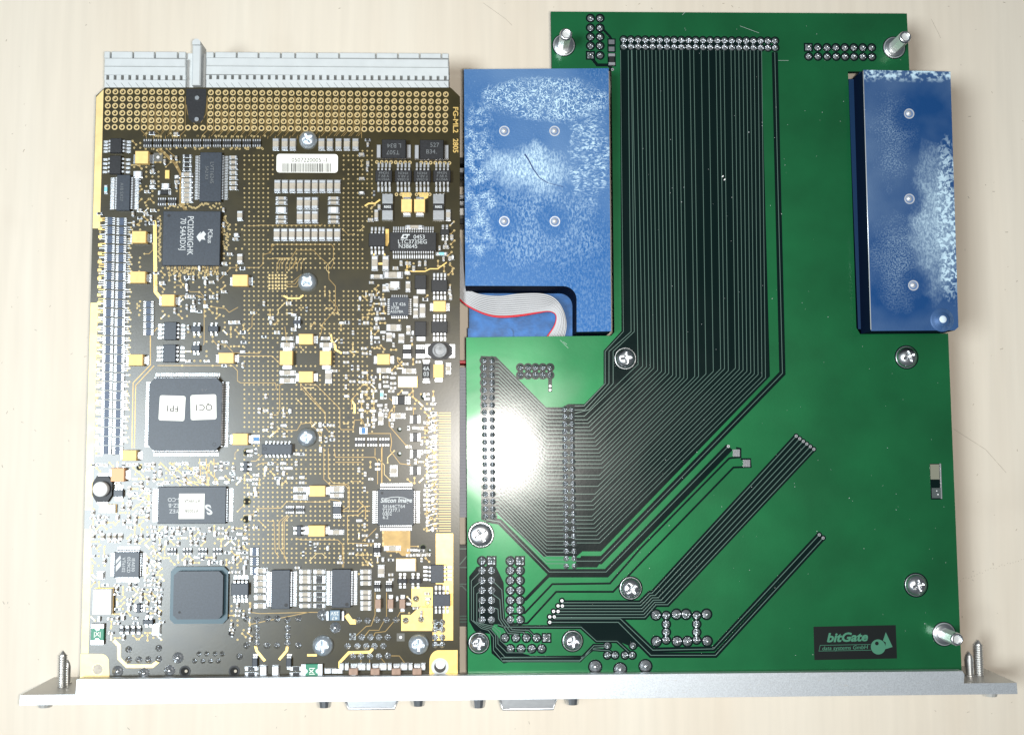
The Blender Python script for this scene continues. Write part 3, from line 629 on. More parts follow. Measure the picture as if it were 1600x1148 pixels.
# row of resistor packs under the connector
def respack(x0, y0, x1, y1, n=4, vert=False):
    cx, cy, w_, h_ = rect(x0, y0, x1, y1, TOP+.5)
    key = ('resistor_pack', round(w_, 1), round(h_, 1), n, vert)
    def f(b):
        if vert:
            b.box(0, 0, w_*.42, h_*.94, .05, .55, M_packb, bev=.05)
            for i in range(n):
                for s_ in (-1, 1): b.box(s_*w_*.36, (-.5+(i+.5)/n)*h_, w_*.28, h_/n*.58, 0, .56, M_tin, bev=.05)
        else:
            b.box(0, 0, w_*.94, h_*.42, .05, .55, M_res, bev=.05)
            for i in range(n):
                for s_ in (-1, 1): b.box((-.5+(i+.5)/n)*w_, s_*h_*.36, w_/n*.58, h_*.28, 0, .56, M_tin, bev=.05)
    link('resistor_pack', shared(key, f), LB, (cx, cy, TOP)); occ(x0-1, y0-1, x1+1, y1+1)
for k in range(12): respack(223.5+15.5*k, 217.5, 237.5+15.5*k, 229.5)
for x in (246, 262): respack(x, 309, x+14, 321)
for k in range(26):
    y = 339+14.3*k
    d = -(y-340)*.018
    respack(164+d, y, 180+d, y+12.6, 4, True); respack(182+d, y+1, 198+d, y+13.4, 4, True)
for k in range(5): respack(224, 462+14*k if False else 470+11*k, 240, 480+11*k, 3, True)
for k in range(3): respack(554+19*k, 684, 571+19*k, 697, 4); 
for x in (446, 462): respack(x, 790, x+14, 802, 4)
for y in (855, 870, 885): respack(391, y, 404, y+13, 4, True)
for x in (261, 285, 309, 332): respack(x, 856, x+15, 866, 3)
for k in range(4): respack(166+9*k+20, 977, 174+9*k+20, 990, 1)
for y in (273, 282, 290, 298, 305.5, 313): smd(284, y-3, 300, y+3, 'cap')
for y in (244, 251, 258, 265): smd(286, y-2.2, 299, y+2.2, 'res')
for y in (246, 254, 262, 270, 278, 286, 294): smd(359, y-2.4, 370, y+2.4, 'cap')
for y in (891, 902, 911.5, 921.5, 933, 946): smd(398, y-3.3, 416, y+3.3, 'cap')
for y in (893, 902, 908, 918, 928, 936, 946): smd(469, y-3, 485, y+3, 'cap'); smd(491, y-3, 507, y+3, 'cap' if y % 2 else 'res')
for y in (893, 902, 911, 925, 933, 942, 950): smd(564, y-3, 579, y+3, 'cap')
for (x0, y0) in ((384, 1044), (384, 1053), (454, 1044), (454, 1053)): smd(x0, y0-3, x0+18, y0+3, 'res')
for (x0, y0) in ((407, 1040), (426, 1040)): smd(x0, y0, x0+9, y0+14, 'cream')
for x0 in (508, 519, 526): smd(x0, 1044, x0+9, 1051, 'cream')
# ------------------------------------------------------------------ vias, traces
VIA = MB(); TR = MB()
VZ = TOP
def via(px, py, r=.24):
    x, y = at(px, py, VZ); VIA.ring(x, y, r*.42, r, VZ, VZ+.05, M_ring, 8); VIA.add([(x+r*.42*math.cos(a*math.pi/3), y+r*.42*math.sin(a*math.pi/3), VZ+.02) for a in range(6)], [tuple(range(6))], M_hole)
def trace(pts, w_=.16, mat=None, ends=False):
    TR.strip([at(x, y, TOP) for x, y in pts], w_, TOP, TOP+.022, mat or M_gtrace)
    if ends: via(*pts[0]); via(*pts[-1])
EMPTY = [(380, 229, 436, 238), (425, 275, 535, 352), (480, 420, 590, 455), (462, 552, 494, 566), (385, 700, 402, 760), (570, 700, 590, 765), (556, 650, 580, 700), (557, 828, 590, 858), (480, 740, 512, 758)]
def empty(px, py): return any(a < px < c and b_ < py < d for a, b_, c, d in EMPTY)
y = 236.; row = 0
while y < 884:
    x = 382.
    while x < 582:
        if free(x-2.2, y-2.2, x+2.2, y+2.2) and not empty(x, y) and R.random() > .05: via(x+R.uniform(-.2, .2), y)
        x += 7.38
    y += 7.3
GT = [ # measured gold traces
 [(565, 153), (565, 216)], [(386, 353), (398, 353), (404, 352), (503, 352), (503, 350)],
 [(420, 394), (424, 392), (424, 382), (518, 382), (521, 386), (521, 412), (517, 420)],
 [(340, 440), (361, 418), (405, 418), (411, 412), (411, 398), (423, 395), (424, 386), (430, 382)],
 [(420, 405), (434, 403), (455, 403), (463, 391), (490, 391), (500, 402), (513, 413), (514, 436), (524, 447), (524, 484), (504, 506), (502, 520), (498, 528)],
 [(275, 446), (286, 446), (297, 456), (312, 456), (319, 464), (319, 535), (318, 539)], [(275, 462), (310, 462), (320, 466), (321, 478), (352, 482), (358, 488), (372, 480)],
 [(246, 571), (363, 571), (371, 579), (371, 595), (376, 598), (430, 598), (432, 606), (428, 610)],
 [(365, 551), (405, 552), (408, 548)], [(365, 556), (425, 556), (437, 568)], [(332, 530), (338, 538), (352, 538), (364, 550)],
 [(448, 597), (437, 601), (437, 640), (434, 648), (424, 648)], [(470, 597), (470, 605), (484, 621), (508, 646), (509, 668), (514, 675)], [(472, 602), (486, 619), (507, 643)],
 [(480, 600), (495, 602), (531, 638), (531, 668), (533, 671), (552, 671), (554, 656), (566, 656), (570, 665), (570, 672)],
 [(440, 668), (446, 672), (464, 672), (470, 662), (484, 660), (496, 672), (500, 682)], [(506, 700), (506, 748), (516, 758), (540, 758), (544, 764), (544, 792), (536, 796)], [(513, 700), (513, 746), (520, 754), (542, 756), (546, 760), (546, 796)],
 [(522, 700), (524, 714), (586, 714), (590, 720), (590, 756)], [(524, 722), (565, 722)], [(596, 700), (596, 762)], [(597, 694), (597, 758)], [(586, 700), (586, 712)],
 [(420, 794), (440, 793), (448, 783), (510, 784), (516, 780), (530, 782), (532, 790)], [(534, 798), (558, 798), (566, 791), (578, 790)], [(578, 798), (568, 797), (560, 804), (543, 805), (543, 848), (586, 849)],
 [(462, 840), (470, 843), (528, 843), (535, 850), (535, 886)], [(537, 852), (537, 886)], [(446, 806), (436, 815), (436, 855), (445, 868), (449, 880)], [(449, 806), (441, 815), (441, 852), (444, 858)], [(452, 806), (444, 815), (444, 872)],
 [(420, 814), (428, 814), (430, 862), (436, 870)], [(566, 845), (577, 836), (588, 825)], [(608, 622), (615, 628), (615, 636), (608, 645), (608, 665), (634, 695), (640, 696)],
 [(569, 677), (610, 677), (612, 690), (610, 704), (625, 724), (642, 726)], [(390, 975), (482, 956), (505, 956)], [(392, 940), (392, 956), (406, 958), (482, 956)],
 [(556, 993), (572, 978), (580, 977), (586, 960), (586, 925)], [(570, 993), (577, 984), (592, 984), (604, 962), (604, 925)], [(584, 993), (586, 988), (602, 986), (620, 965), (625, 956), (632, 956)],
 [(564, 1022), (564, 1044)], [(578, 1022), (577, 1040)], [(594, 1026), (606, 1040)], [(610, 1024), (624, 1024), (636, 1040)], [(348, 768), (352, 764)], [(392, 720), (400, 720), (420, 700)], [(400, 794), (420, 794)], [(400, 728), (410, 723), (432, 722)],
 [(631, 604), (644, 604), (646, 620), (660, 632)], [(646, 636), (646, 648)], [(648, 667), (680, 667)], [(648, 690), (660, 683), (690, 682)],
]
for g in GT: trace(g, .17)
for g in ([(241, 345), (242, 352), (243, 456), (252, 467)], ): trace(g, .95, M_gold)
for g in ([(236, 980), (242, 988), (242, 1002) if False else (184, 1028)],): pass
trace([(178, 1000), (186, 1008), (186, 1028), (198, 1040), (238, 1040), (250, 1030)], .9, M_gold)
trace([(399, 1008), (401, 1016), (414, 1032)], .7, M_gold); trace([(449, 1008), (448, 1016), (436, 1030)], .7, M_gold); trace([(480, 1023), (495, 1023)], .6, M_gold)
trace([(531, 1044), (531, 1034), (545, 1019), (578, 1018), (585, 1010)], .75, M_gold); trace([(541, 960), (549, 971), (556, 971)], 1.3, M_gold)
trace([(445, 510), (449, 540)], .2); trace([(517, 522), (518, 532), (524, 540), (524, 546), (534, 552)], .55, M_gold); trace([(549, 625), (554, 632), (554, 646)], .5, M_gold)
trace([(443, 462), (450, 466), (468, 466), (474, 461)], .45, M_gold); trace([(570, 322), (576, 318), (586, 318), (594, 312)], .45, M_gold); trace([(585, 396), (583, 406)], .5, M_gold); trace([(600, 396), (602, 402)], .5, M_gold)
trace([(605, 358), (605, 378), (603, 384)], .9, M_gold); trace([(590, 412), (598, 412)], .6, M_gold); trace([(636, 408), (636, 424), (664, 424), (672, 420), (684, 420), (698, 410)], .3, M_gold)
# broken copper pours next to the power chips
for x0 in (620, 647):
    goldpad([(x0+6, 301), (x0+22, 301), (x0+22, 309), (x0+18, 311), (x0+10, 311)], mat=M_gold)
for cx_ in (619.5, 627, 634, 641, 651, 657, 664.5, 671.5): via(cx_, 304, .5)
for i in range(16):
    if i != 8: via(589+7.35*i+(3 if i > 8 else 0), 253.5+i*.1, .52)
for k in range(13): via(596+.0*k, 700) if False else None
# fan of traces leaving the backplane pads, stripes between the pad columns
for k in range(14, 40):
    xk = 169+11.47*k-5.7
    if k % 3 != 0: trace([(xk, 150+(k*7) % 30), (xk, 204)], .15)
    if k < 32: trace([(xk, 204), (xk-8, 212), (xk-9, 217)], .15)
for k in range(6, 36):
    xk = 169+11.47*k-5.7
    for dd in (-1.6, 1.6):
        if 11 <= k <= 14: continue
        y1 = 205; y0_ = 150+11*((k*5+int(dd > 0)*3) % 5); trace([(xk+dd, y0_), (xk+dd, y1), (xk+dd-7, 213)], .13)
for k in range(5, 12):
    xk = 169+11.47*k-5.7; trace([(xk, 150+(k*11) % 30), (xk, 204), (xk+8 if k < 8 else xk-8, 212), (xk+8 if k < 8 else xk-8, 217)], .15)
for k in range(70):
    if R.random() < .8: via(226+R.uniform(0, 190), R.choice((212.5, 213.5, 231.5, 233)), .28)
trace([(291, 164), (293, 178), (301, 190), (304, 194)], .16); trace([(324, 150), (322, 178), (314, 192)], .16)
for d in (0, 2.2, 4.4): trace([(246+d, 232), (272+d, 256), (281+d*.6, 272), (281+d*.6, 318), (288+d, 328)], .2)
# comb of fine traces by the right edge
for k in range(49):
    y = 645+3.83*k
    trace([(686-(k % 2)*2, y), (704.5, y)], .24, M_ring)
    via(683-(k % 3)*2, y, .25)
    if k % 2: trace([(683, y), (676, y+1), (668, y+4)], .14, M_tin); via(667, y+4, .28)
for k in range(56): via(R.uniform(662, 680), R.uniform(640, 830), .27)
# left column vias beside the resistor stack
for k in range(104):
    y = 341+3.6*k; d = -(y-340)*.018
    if k % 4 != 2: trace([(156+d, y), (166+d, y)], .2, M_gold if k % 5 < 2 else M_tin)
    if R.random() < .8: trace([(197+d, y), (203+d+(k % 3)*2, y)], .16, M_tin); via(203+d+(k % 3)*2, y, .26)
    if k % 3 == 0: via(157+d, y, .3)
for k in range(28): b_ = 341+13*k; d = -(b_-340)*.018; TR.box(*at(157+d, b_+3, TOP), 1.0, .8, TOP, TOP+.04, M_gold)
for k in range(12): via(219-(k % 2)*1.5, 345+7*k+(30 if k > 3 else 0)+(40 if k > 7 else 0), .3)
# long sweep of fine lines left of the processor chip
trace([(246, 512), (235, 524), (235, 570), (208, 598), (206, 700)], .28); trace([(241, 571), (212, 602), (210, 700)], .28)
for d in (0, 5, 12, 20): trace([(250+d*3, 722), (280+d*3, 750), (300+d*2, 758)], .3)
for x in (312, 322, 334): trace([(x, 716), (x+2, 756)], .2)
trace([(232, 770), (232, 812)], .5)
# fillers: small parts, vias and short links in the crowded zones
def dog(px, py):
    a = R.choice((45, -45, 0, 90)); dx, dy = math.cos(math.radians(a))*4, math.sin(math.radians(a))*4
    trace([(px-dx, py-dy), (px+dx, py+dy)], .22, M_tin if R.random() < .25 else M_gtrace); via(px-dx, py-dy, .3); via(px+dx, py+dy, .3)
def fill(x0, y0, x1, y1, dens, gold=.3, sx=9.5, sy=7.5, vi=.35):
    mid = 385 < (x0+x1)/2 < 580
    if mid: dens *= .75; vi = .15
    y = y0+sy/2
    while y < y1:
        x = x0+sx/2
        while x < x1:
            if R.random() < dens:
                jx, jy = x+R.uniform(-1, 1), y+R.uniform(-.8, .8); t = R.random()
                if t < .62:
                    hor = R.random() < .55; a, c_ = (R.choice((3.4, 3.8, 4.2)), R.choice((1.6, 2.0))) if hor else (R.choice((1.6, 2.0)), R.choice((2.9, 3.2)))
                    if free(jx-a, jy-c_, jx+a, jy+c_): smd(jx-a, jy-c_, jx+a, jy+c_, R.choice(('cap', 'res', 'cap', 'cap', 'cream')), R.choice((0, 0, 0, 0, .785, -.785)) if sx > 12 else 0)
                elif t < .62+vi:
                    if free(jx-3, jy-3, jx+3, jy+3): dog(jx, jy)
            elif free(x-2, y-2, x+2, y+2) and R.random() < .6 and not mid: via(x, y, .28)
            x += sx
        y += sy
for z in ((140, 722, 252, 1000, .86), (236, 720, 400, 757, .75), (236, 822, 392, 884, .85), (205, 205, 284, 330, .5), (150, 330, 162, 336, .8), (575, 340, 610, 362, .7), (575, 393, 706, 470, .78), (575, 456, 608, 555, .8),
          (640, 456, 672, 566, .7), (610, 497, 648, 620, .72), (560, 585, 616, 665, .78), (536, 540, 590, 700, .34), (634, 612, 682, 832, .62), (400, 705, 480, 760, .5), (556, 722, 590, 765, .6), (400, 600, 460, 690, .3),
          (500, 455, 575, 600, .28), (385, 700, 402, 900, .7), (556, 810, 604, 900, .55), (606, 856, 672, 960, .5), (357, 860, 398, 1000, .6), (220, 900, 262, 985, .85), (400, 660, 520, 720, .35), (460, 845, 560, 888, .4),
          (683, 345, 710, 425, .7), (560, 215, 596, 330, .35), (380, 470, 460, 530, .22), (420, 720, 470, 756, .7), (240, 415, 350, 500, .45), (280, 500, 380, 575, .4), (204, 330, 252, 350, .7), (345, 325, 385, 430, .25), (455, 480, 500, 520, .3)):
    fill(*z)
# short random routed traces
for i in range(190):
    zx = R.choice(((385, 240, 580, 880), (240, 700, 400, 890), (140, 830, 260, 990), (575, 395, 700, 610), (205, 210, 300, 520), (560, 600, 680, 860), (400, 440, 560, 700)))
    x, y = R.uniform(zx[0], zx[2]), R.uniform(zx[1], zx[3]); pts = [(x, y)]; a = R.randrange(8)
    for k in range(R.randint(1, 3)):
        l = R.uniform(5, 17); x += math.cos(a*math.pi/4)*l; y += math.sin(a*math.pi/4)*l; pts.append((x, y)); a += R.choice((-1, 1))
    if all(free(p_[0]-1, p_[1]-1, p_[0]+1, p_[1]+1) and 140 < p_[0] < 706 for p_ in pts): trace(pts, R.choice((.13, .15, .2)), R.choice((M_gtrace, M_gtrace, M_ring)), True)
# vias and short links round the bridge chip, and the gold pad array beside the second screw
for k in range(34):
    x = 262+2.4*k+R.uniform(-.5, .5); y = 419+R.uniform(0, 13); trace([(x-R.uniform(-3, 3), 416.5), (x, y)], .14); via(x, y, .27)
for k in range(30): via(347+R.uniform(0, 10), 338+1.8*k, .27); via(251-R.uniform(0, 4), 338+2.4*k, .27)
for k in range(36): via(258+2.5*k, 326-R.uniform(0, 8), .27); 
for i in range(6):
    for j in range(5):
        x, y = at(421+5*i, 430+5.2*j, TOP); TR.cyl(x, y, .30, TOP, TOP+.06, M_ring, 8)
for k, x in enumerate((432, 436, 440, 446, 452, 458, 464, 470)): trace([(x, 424-(k % 3)*2), (x+1, 412), (x+5, 405)], .15); via(x+5, 405, .28)
for k in range(3): trace([(448, 440+4*k), (458+3*k, 440+4*k), (472, 428), (473, 416)], .14)
# solder joints along the bottom
def f_joint(r, sq=False):
    def f(b):
        if sq: b.box(0, 0, r*1.9, r*1.9, 0, .08, P('square_pad', (.34, .37, .38), .45, metal=.6), bev=.03)
        b.lathe(0, 0, [(r, .0), (r*.95, .12), (r*.6, .32), (r*.40, .62), (r*.30, .85), (.02, .9)], M_solder, 14)
    return f
def joint(parent, px, py, rpx, z, sq=False, name='solder_joint'):
    r = round(rpx*PX, 1); x, y = at(px, py, z); link(name, shared((name, r, sq), f_joint(r, sq)), parent, (x, y, z), R.choice((0, 1.57, 3.14)) if sq else R.uniform(0, 6))
LJ = [(401, 968), (418, 966), (433, 966), (449, 968), (466, 966), (401, 981), (449, 981), (401, 993), (449, 993), (401, 1004.5), (417, 1008), (433, 1008), (449, 1004.5), (466, 1008), (385, 1008), (385, 966),
      (560, 969), (574, 969), (589, 968), (604, 968), (619, 968), (634, 969), (658, 967), (565, 995), (579, 995), (592, 995), (606, 995), (543, 1009), (558, 1009), (572, 1009), (585, 1009), (599, 1009),
      (551, 1025), (564, 1025), (578, 1025), (592, 1025), (606, 1024), (680, 972), (691, 972), (680, 983), (691, 983), (680, 995), (691, 995), (680, 1007), (691, 1007), (650, 935),
      (201, 1014), (248, 1012), (201, 1030), (217, 1030), (232, 1030), (248, 1029), (311, 1021), (323, 1021), (336, 1021), (347, 1021), (304, 1032), (317, 1032), (329, 1032), (341, 1032), (374, 1025)]
for (px, py) in LJ: joint(LB, px, py, 4.2 if 300 < px < 350 else 5.0, TOP)
joint(LB, 551, 994, 5, TOP, True)
for (px, py) in ((184, 1048), (225, 1051), (265, 1047), (278, 1027), (504, 960), (524, 980)): joint(LB, px, py, 8.5, TOP, name='large_solder_joint')
for (px, py, r_) in ((289, 1048, 8.5), (366, 1048, 8.5), (361, 989, 4)):
    x, y = at(px, py, TOP); b = MB(); b.ring(x, y, r_*PX*.72, r_*PX, TOP, TOP+.12, M_chipk, 20); b.cyl(x, y, r_*PX*.72, TOP, TOP+.03, M_hole, 20); b.cyl(x+.4, y+.1, .4, TOP+.03, TOP+.4, M_tan, 8); link('peg_hole', b.mesh('peg_hole'), LB)
for (px, py, r_, lit) in ((661, 855, 5, False), (662, 620, 5, True), (624, 671, 4, True), (624, 709, 4, True), (178, 705, 5.5, False), (217.5, 730, 4.5, False), (671, 860, 3, True), (668, 942, 4, True), (386, 706, 6, False), (386, 783, 6, False), (385, 811, 6, False)):
    x, y = at(px, py, TOP); b = MB(); b.ring(x, y, r_*PX*.8, r_*PX, TOP, TOP+.05, M_core, 16); b.cyl(x, y, r_*PX*.8, TOP, TOP+.03, M_hole, 16)
    if lit: b.cyl(x+.15, y+.2, r_*PX*.55, TOP+.031, TOP+.04, M_conn, 12)
    link('board_hole', b.mesh('board_hole'), LB)
for (px, py, s_) in ((626, 995, 6), (247, 246, 7)):
    x, y = at(px, py, TOP); b = MB(); b.box(x, y, s_*2*PX, s_*2*PX, TOP, TOP+.03, P('test_pad_grey', (.12, .115, .10), .4)); b.cyl(x, y, .4, TOP+.03, TOP+.1, M_cream, 12); link('fiducial_mark', b.mesh('fiducial_mark'), LB)
link('vias', VIA.mesh('vias'), LB, kind='stuff'); link('traces', TR.mesh('traces'), LB, kind='stuff')
if EXTRA.f: link('tiny_parts', EXTRA.mesh('tiny_parts'), LB, kind='stuff')
# backplane connector
zc = 16.9
BC = link('backplane_connector', None, LB, (*at(430, 110, zc), zc-9))
def cbox(mb, x0, y0, x1, y1, z0, z1, mat, bev=0.): cx, cy, w_, h_ = rect(x0, y0, x1, y1, z1); mb.box(cx, cy, w_, h_, z0, z1, mat, bev)
for (xa, xb, ticks) in ((163, 290, (173, 208, 242, 278)), (322, 701, (335, 370, 404, 439, 461.5, 495.5, 530, 587.5, 622, 656, 690))):
    b = MB(); s0 = .0012*(xa-163)+0
    cbox(b, xa, 104.5+s0, xb, 117.5, zc-8, zc, M_conn, .1); cbox(b, xa, 91, xb, 103.6+s0, zc-8, zc+.25, M_conn, .25)
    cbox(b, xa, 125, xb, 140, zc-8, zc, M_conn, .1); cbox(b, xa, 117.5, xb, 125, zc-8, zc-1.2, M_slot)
    k0 = [169+11.47*k for k in range(47) if xa < 169+11.47*k < xb]
    edges = [xa]+[v for k in k0 for v in (k-2.9, k+1.6)]+[xb]
    for i in range(0, len(edges)-1, 2): cbox(b, edges[i], 117.6, edges[i+1], 124.9, zc-1.2, zc-.01, M_conn)
    tk = [xa]+[v for t in ticks for v in (t-1.2, t+1.2)]+[xb]
    for i in range(0, len(tk)-1, 2): cbox(b, tk[i], 80.5+.006*(tk[i]-163), tk[i+1], 90.9, zc-3, zc-.6, M_conn, .15)
    cbox(b, xa, 85, xb, 90.9, zc-8, zc-2.0, M_conn)
    link('connector_body', b.mesh('connector_body'), BC)
b = MB()
cbox(b, 290.5, 84, 321.5, 139, zc-8, zc-1.6, M_conn); cbox(b, 300, 70, 313.5, 133, zc-6, zc+1.4, M_conn, .3)
cx, cy, w_, h_ = rect(300.5, 61, 313, 70, zc+1.2); b.prism([(cx-w_/2, cy-h_/2), (cx+w_/2, cy-h_/2), (cx+w_/2, cy+h_*.1), (cx+w_*.2, cy+h_/2), (cx-w_*.2, cy+h_/2), (cx-w_/2, cy+h_*.1)], zc-5, zc+1.2, M_conn)
link('coding_key', b.mesh('coding_key'), BC)
b = MB()
for k in range(47):
    px = 169+11.47*k
    if 290 < px < 322: continue
    b.strip([at(px-3, 129.5, zc), at(px+3, 137, zc)], .12, zc, zc+.02, M_slot)
link('contact_marks', b.mesh('contact_marks'), BC, kind='stuff')
# ================================================================== GREEN BOARD
GB = thing('circuit_board', 'green circuit board with long parallel traces and rows of solder joints, beside the blue blocks', 'circuit board', (*at(1100, 550, 0), 0))
GT_ = ZG
outl = [(860.5, 18.5), (1417, 21.5), (1421, 112), (1325, 112), (1328, 200), (1338, 512), (1344, 522), (1481.5, 521), (1503, 1058), (731, 1062), (728.5, 527), (955, 524.5), (960, 519), (955.5, 108), (862, 108)]
b = MB(); b.prism([at(x, y, GT_) for x, y in outl], GT_-1.6, GT_, M_green, P('green_board_edge', (.010, .022, .014), .6)); gbo = link('board', b.mesh('board'), GB)
# thin dark rim where the mask ends short of the edge
DK = MB(); TG = MB(); TS = .16
z1, z2 = GT_+.010, GT_+.022
def g(pts, z=GT_): return [at(x, y, z) for x, y in pts]
def chan(pts, wpx, t=True, off=0., tw=.17):
    global CZ
    CZ += .0004
    DK.strip(g(pts), wpx*PX, GT_, CZ, M_dark)
    if t: TG.strip(g(pts), tw, CZ-.002, GT_+.05, M_trace)
CZ = GT_+.012
def dpoly(pts):
    global CZ
    CZ += .0004
    DK.prism(g(pts), GT_, CZ, M_dark)
dpoly([(751, 556), (775, 557), (853, 636), (878, 636), (888, 631), (913, 631), (943, 600), (943, 548), (971, 517), (968.5, 66), (1191, 68), (1190, 83), (1189.5, 86), (1203, 588), (939, 861), (910, 861), (901, 869), (849, 869), (775, 800), (773, 812), (752, 812)])
chan([(1210.5, 82), (1222.5, 583), (1030, 781), (938, 876), (900, 876)], 10, True)
dpoly([(908, 868), (944, 868), (933, 886), (900, 886)])
chan([(1138, 697), (1000, 838), (947, 893), (858, 893), (781, 815), (760, 811)], 9, True)
chan([(1143, 701), (1004, 843), (949, 899), (857, 899), (820, 937)], 5, False)
for d in (0,):
    chan([(1150, 699.5), (1157, 701), (1157, 714), (1143, 715), (1139, 716), (1000, 857), (953, 911), (863, 912), (820, 957), (795, 959)], 3, False)
    chan([(1157, 717), (1172, 717), (1173, 729), (1146, 730), (1005, 875), (958, 924), (869, 924), (824, 973), (790, 975)], 3, False)
# main bus
bx = [997, 1004, 1010, 1016, 1021.5, 1027.5, 1033.5, 1039.5, 1045, 1051, 1056.5, 1062.5, 1068.5, 1074, 1085.5, 1091.5, 1103, 1114.5, 1126, 1132, 1138, 1149, 1155, 1161, 1167, 1173, 1178.5, 1184.5, 1190.5, 1196]
by = [569, 572, 573, 574, 575, 578, 580, 582, 583, 586, 588, 589, 590, 591, 588, 588, 584, 580, 576, 576, 579, 575, 577, 578, 580, 582, 584, 585, 588, 590]
hy = [650, 655.6, 661, 667, 672.4, 678.4, 684.4, 690, 696, 701.6, 707.4, 713, 718.6, 724.4, 730.4, 742.4, 748, 759.4, 771.4, 783, 789, 795.6, 806.4, 812, 818, 824.4, 830, 836, 842, 847.6]
for i in range(30):
    sy = by[i]; el = bx[i]+sy-hy[i]-(3 if i < 4 else 1)
    xt = bx[i]-(9.5+.0*i) + (i*.12)            # converging upwards
    top_x = 974.5+11.26*(round((xt-974.5)/11.26*2)/2)
    TG.strip(g([(xt, 79), (bx[i], sy), (el, hy[i]), (898, hy[i])]), .155, GT_+.02, GT_+.05, M_trace)
for (a, c_) in ((974, 945.5), (986, 951.5), (991, 958)):
    xx = a-1.5; TG.strip(g([(xx-3, 79), (a, 518), (c_, 549), (c_, 599), (c_-33 if c_ < 950 else c_-38, 634 if c_ < 950 else 640), (898, 634 if c_ < 950 else 640+(c_-951)*.8)]), .155, GT_+.02, GT_+.05, M_trace)
for k in range(42):
    y0 = 565+5.83*k
    TG.strip(g([(774, y0), (779, y0), (854-abs(k-20)*.0, y0+76), (882 if k % 2 else 893, y0+76)]), .15, GT_+.02, GT_+.05, M_trace)
# right bus of six
V5 = [(878, 938), (878.6, 946), (872, 954.5), (872, 954.5), (866, 963), (866, 963)]
SM = MB()
def gvia(px, py, r=.42):
    x, y = at(px, py, GT_); SM.ring(x, y, r*.35, r, GT_+.03, GT_+.09, M_tin, 12); SM.cyl(x, y, r*.36, GT_+.03, GT_+.05, M_hole, 8)
def dring(px, py, r): 
    global CZ
    CZ += .0002; x, y = at(px, py, GT_); DK.cyl(x, y, r, GT_, CZ, M_dark, 18)
for i in range(6):
    chan([(1244+5.5*i, 681+4.1*i), (1019+4.8*i, 926+3.6*i), (1015+2.0*i, 926+3.6*i), (1000+1.5*i, 941+4.6*i), (878-i*2.2, 941+4.6*i)], 7.5, True, tw=.2); gvia(1244+5.5*i, 681+4.1*i); dring(1244+5.5*i, 681+4.1*i, .75)
for (px, py) in ((878, 938), (872, 946), (878.6, 946), (865, 954.5), (872, 954.5), (859, 963), (866, 963), (859, 971.5)): gvia(px, py); dring(px, py, .85)
for pts in ([(1280, 835), (1115, 1013), (1020, 1015), (969, 966), (866, 966)], [(1286, 840), (1118, 1023), (1017, 1023), (966, 971.5), (859, 971.5)]): chan(pts, 8, True, tw=.2); gvia(*pts[0]); dring(*pts[0], .8)
dpoly([(905, 974), (966, 973), (999, 1009), (992, 1012), (965, 1001), (931, 1001)])
chan([(778, 975), (790, 979), (908, 979), (932, 1001), (964, 1001), (988, 1023)], 6, True)
# left lower fan
dpoly([(745, 885), (753, 884), (775, 884), (787, 910), (789, 968), (793, 975), (772, 975), (768, 982), (785, 1002), (800, 1016), (828, 1023), (826, 1026), (787, 1036), (768, 1020), (766, 990), (742, 986), (733, 970), (733, 900)])
for k, x in enumerate((736.5, 740, 745, 749.5)):
    TG.strip(g([(752, 891+15.5*k), (x, 907+10*k), (x, 968+k*1.5), (752+k*2, 981-k*2), (763+k*3, 984-k*2), (771+k*3.5, 995-k*3), (771+k*3.5, 1015-k*5), (786+k*3, 1033-k*7), (830+(k == 0)*75+(k == 1)*78, 1033-k*7)]+([(928, 1012), (948, 1010)] if k == 0 else [])), .15, GT_+.02, GT_+.05, M_trace)
chan([(786, 1031), (906, 1031), (928, 1008), (949, 1008)], 6, True); chan([(783, 1027), (910, 1026), (926, 1014), (952, 1016), (961, 1023)], 5, True)
for k in range(3): chan([(770, 907+31*k/1.5), (784-k*3, 921+15*k), (787-k*4, 966), (800-k*3, 983+k*3), (826-k*8, 984+k*3), (838-16*k, 996)], 4.5, True)
# pads and joints
DARKRING = []
def gj(px, py, r=5.4, sq=False, ring=True):
    if ring:
        if sq: 
            x, y = at(px, py, GT_); global CZ; CZ += .0002; DK.box(x, y, (r+2)*2*PX, (r+2)*2*PX, GT_, CZ, M_dark)
        else: dring(px, py, (r+2.2)*PX)
    joint(GB, px, py, r, GT_+.02, sq)
for k in range(22):
    gj(974.5+11.26*k, 62+.1*k, 4.9); gj(974.8+11.26*k, 73+.1*k, 4.9)
    y = 563+11.6*k; gj(756+.12*k, y, 4.7); gj(768.5+.08*k, y, 4.7)
    y = 639+11.67*k; gj(882+.13*k, y, 4.3, ring=False); gj(893.5+.19*k, y, 4.3, ring=False)
for j, y in enumerate((876, 891, 906.5, 922, 937.5, 952.5, 968)):
    gj(753, y, 5.8); gj(768, y, 5.8, j == 0); gj(797.5, y, 5.8); gj(812.5, y, 5.8, j == 0)
for x in (789, 806, 822.5, 838.5): gj(x, 996, 5.6)
gj(854, 996, 5.6, True)
for x in (797.5, 814, 831, 846.5): gj(x, 1013, 5.6)
for x, y in ((949, 1008), (949, 1023), (961, 1023), (976.5, 1023), (988, 1023), (989, 1008)): gj(x, y, 5)
for x, y in ((930, 1041), (969, 1045), (1008.5, 1040)): gj(x, y, 9)
for x, y in ((1025, 960), (1057, 959), (1072, 959), (1104, 959), (1025.5, 1001.5), (1058, 1001.5), (1074, 1001.5), (1105, 1001)): gj(x, y, 7)
for x in (1041, 1088.5):
    for y in (961, 974.5, 987, 999): gj(x, y, 5.6)
for j, y in enumerate((29, 44, 58, 72, 87)): gj(922.5, y, 5.4, j == 4); gj(937.5, y, 5.4)
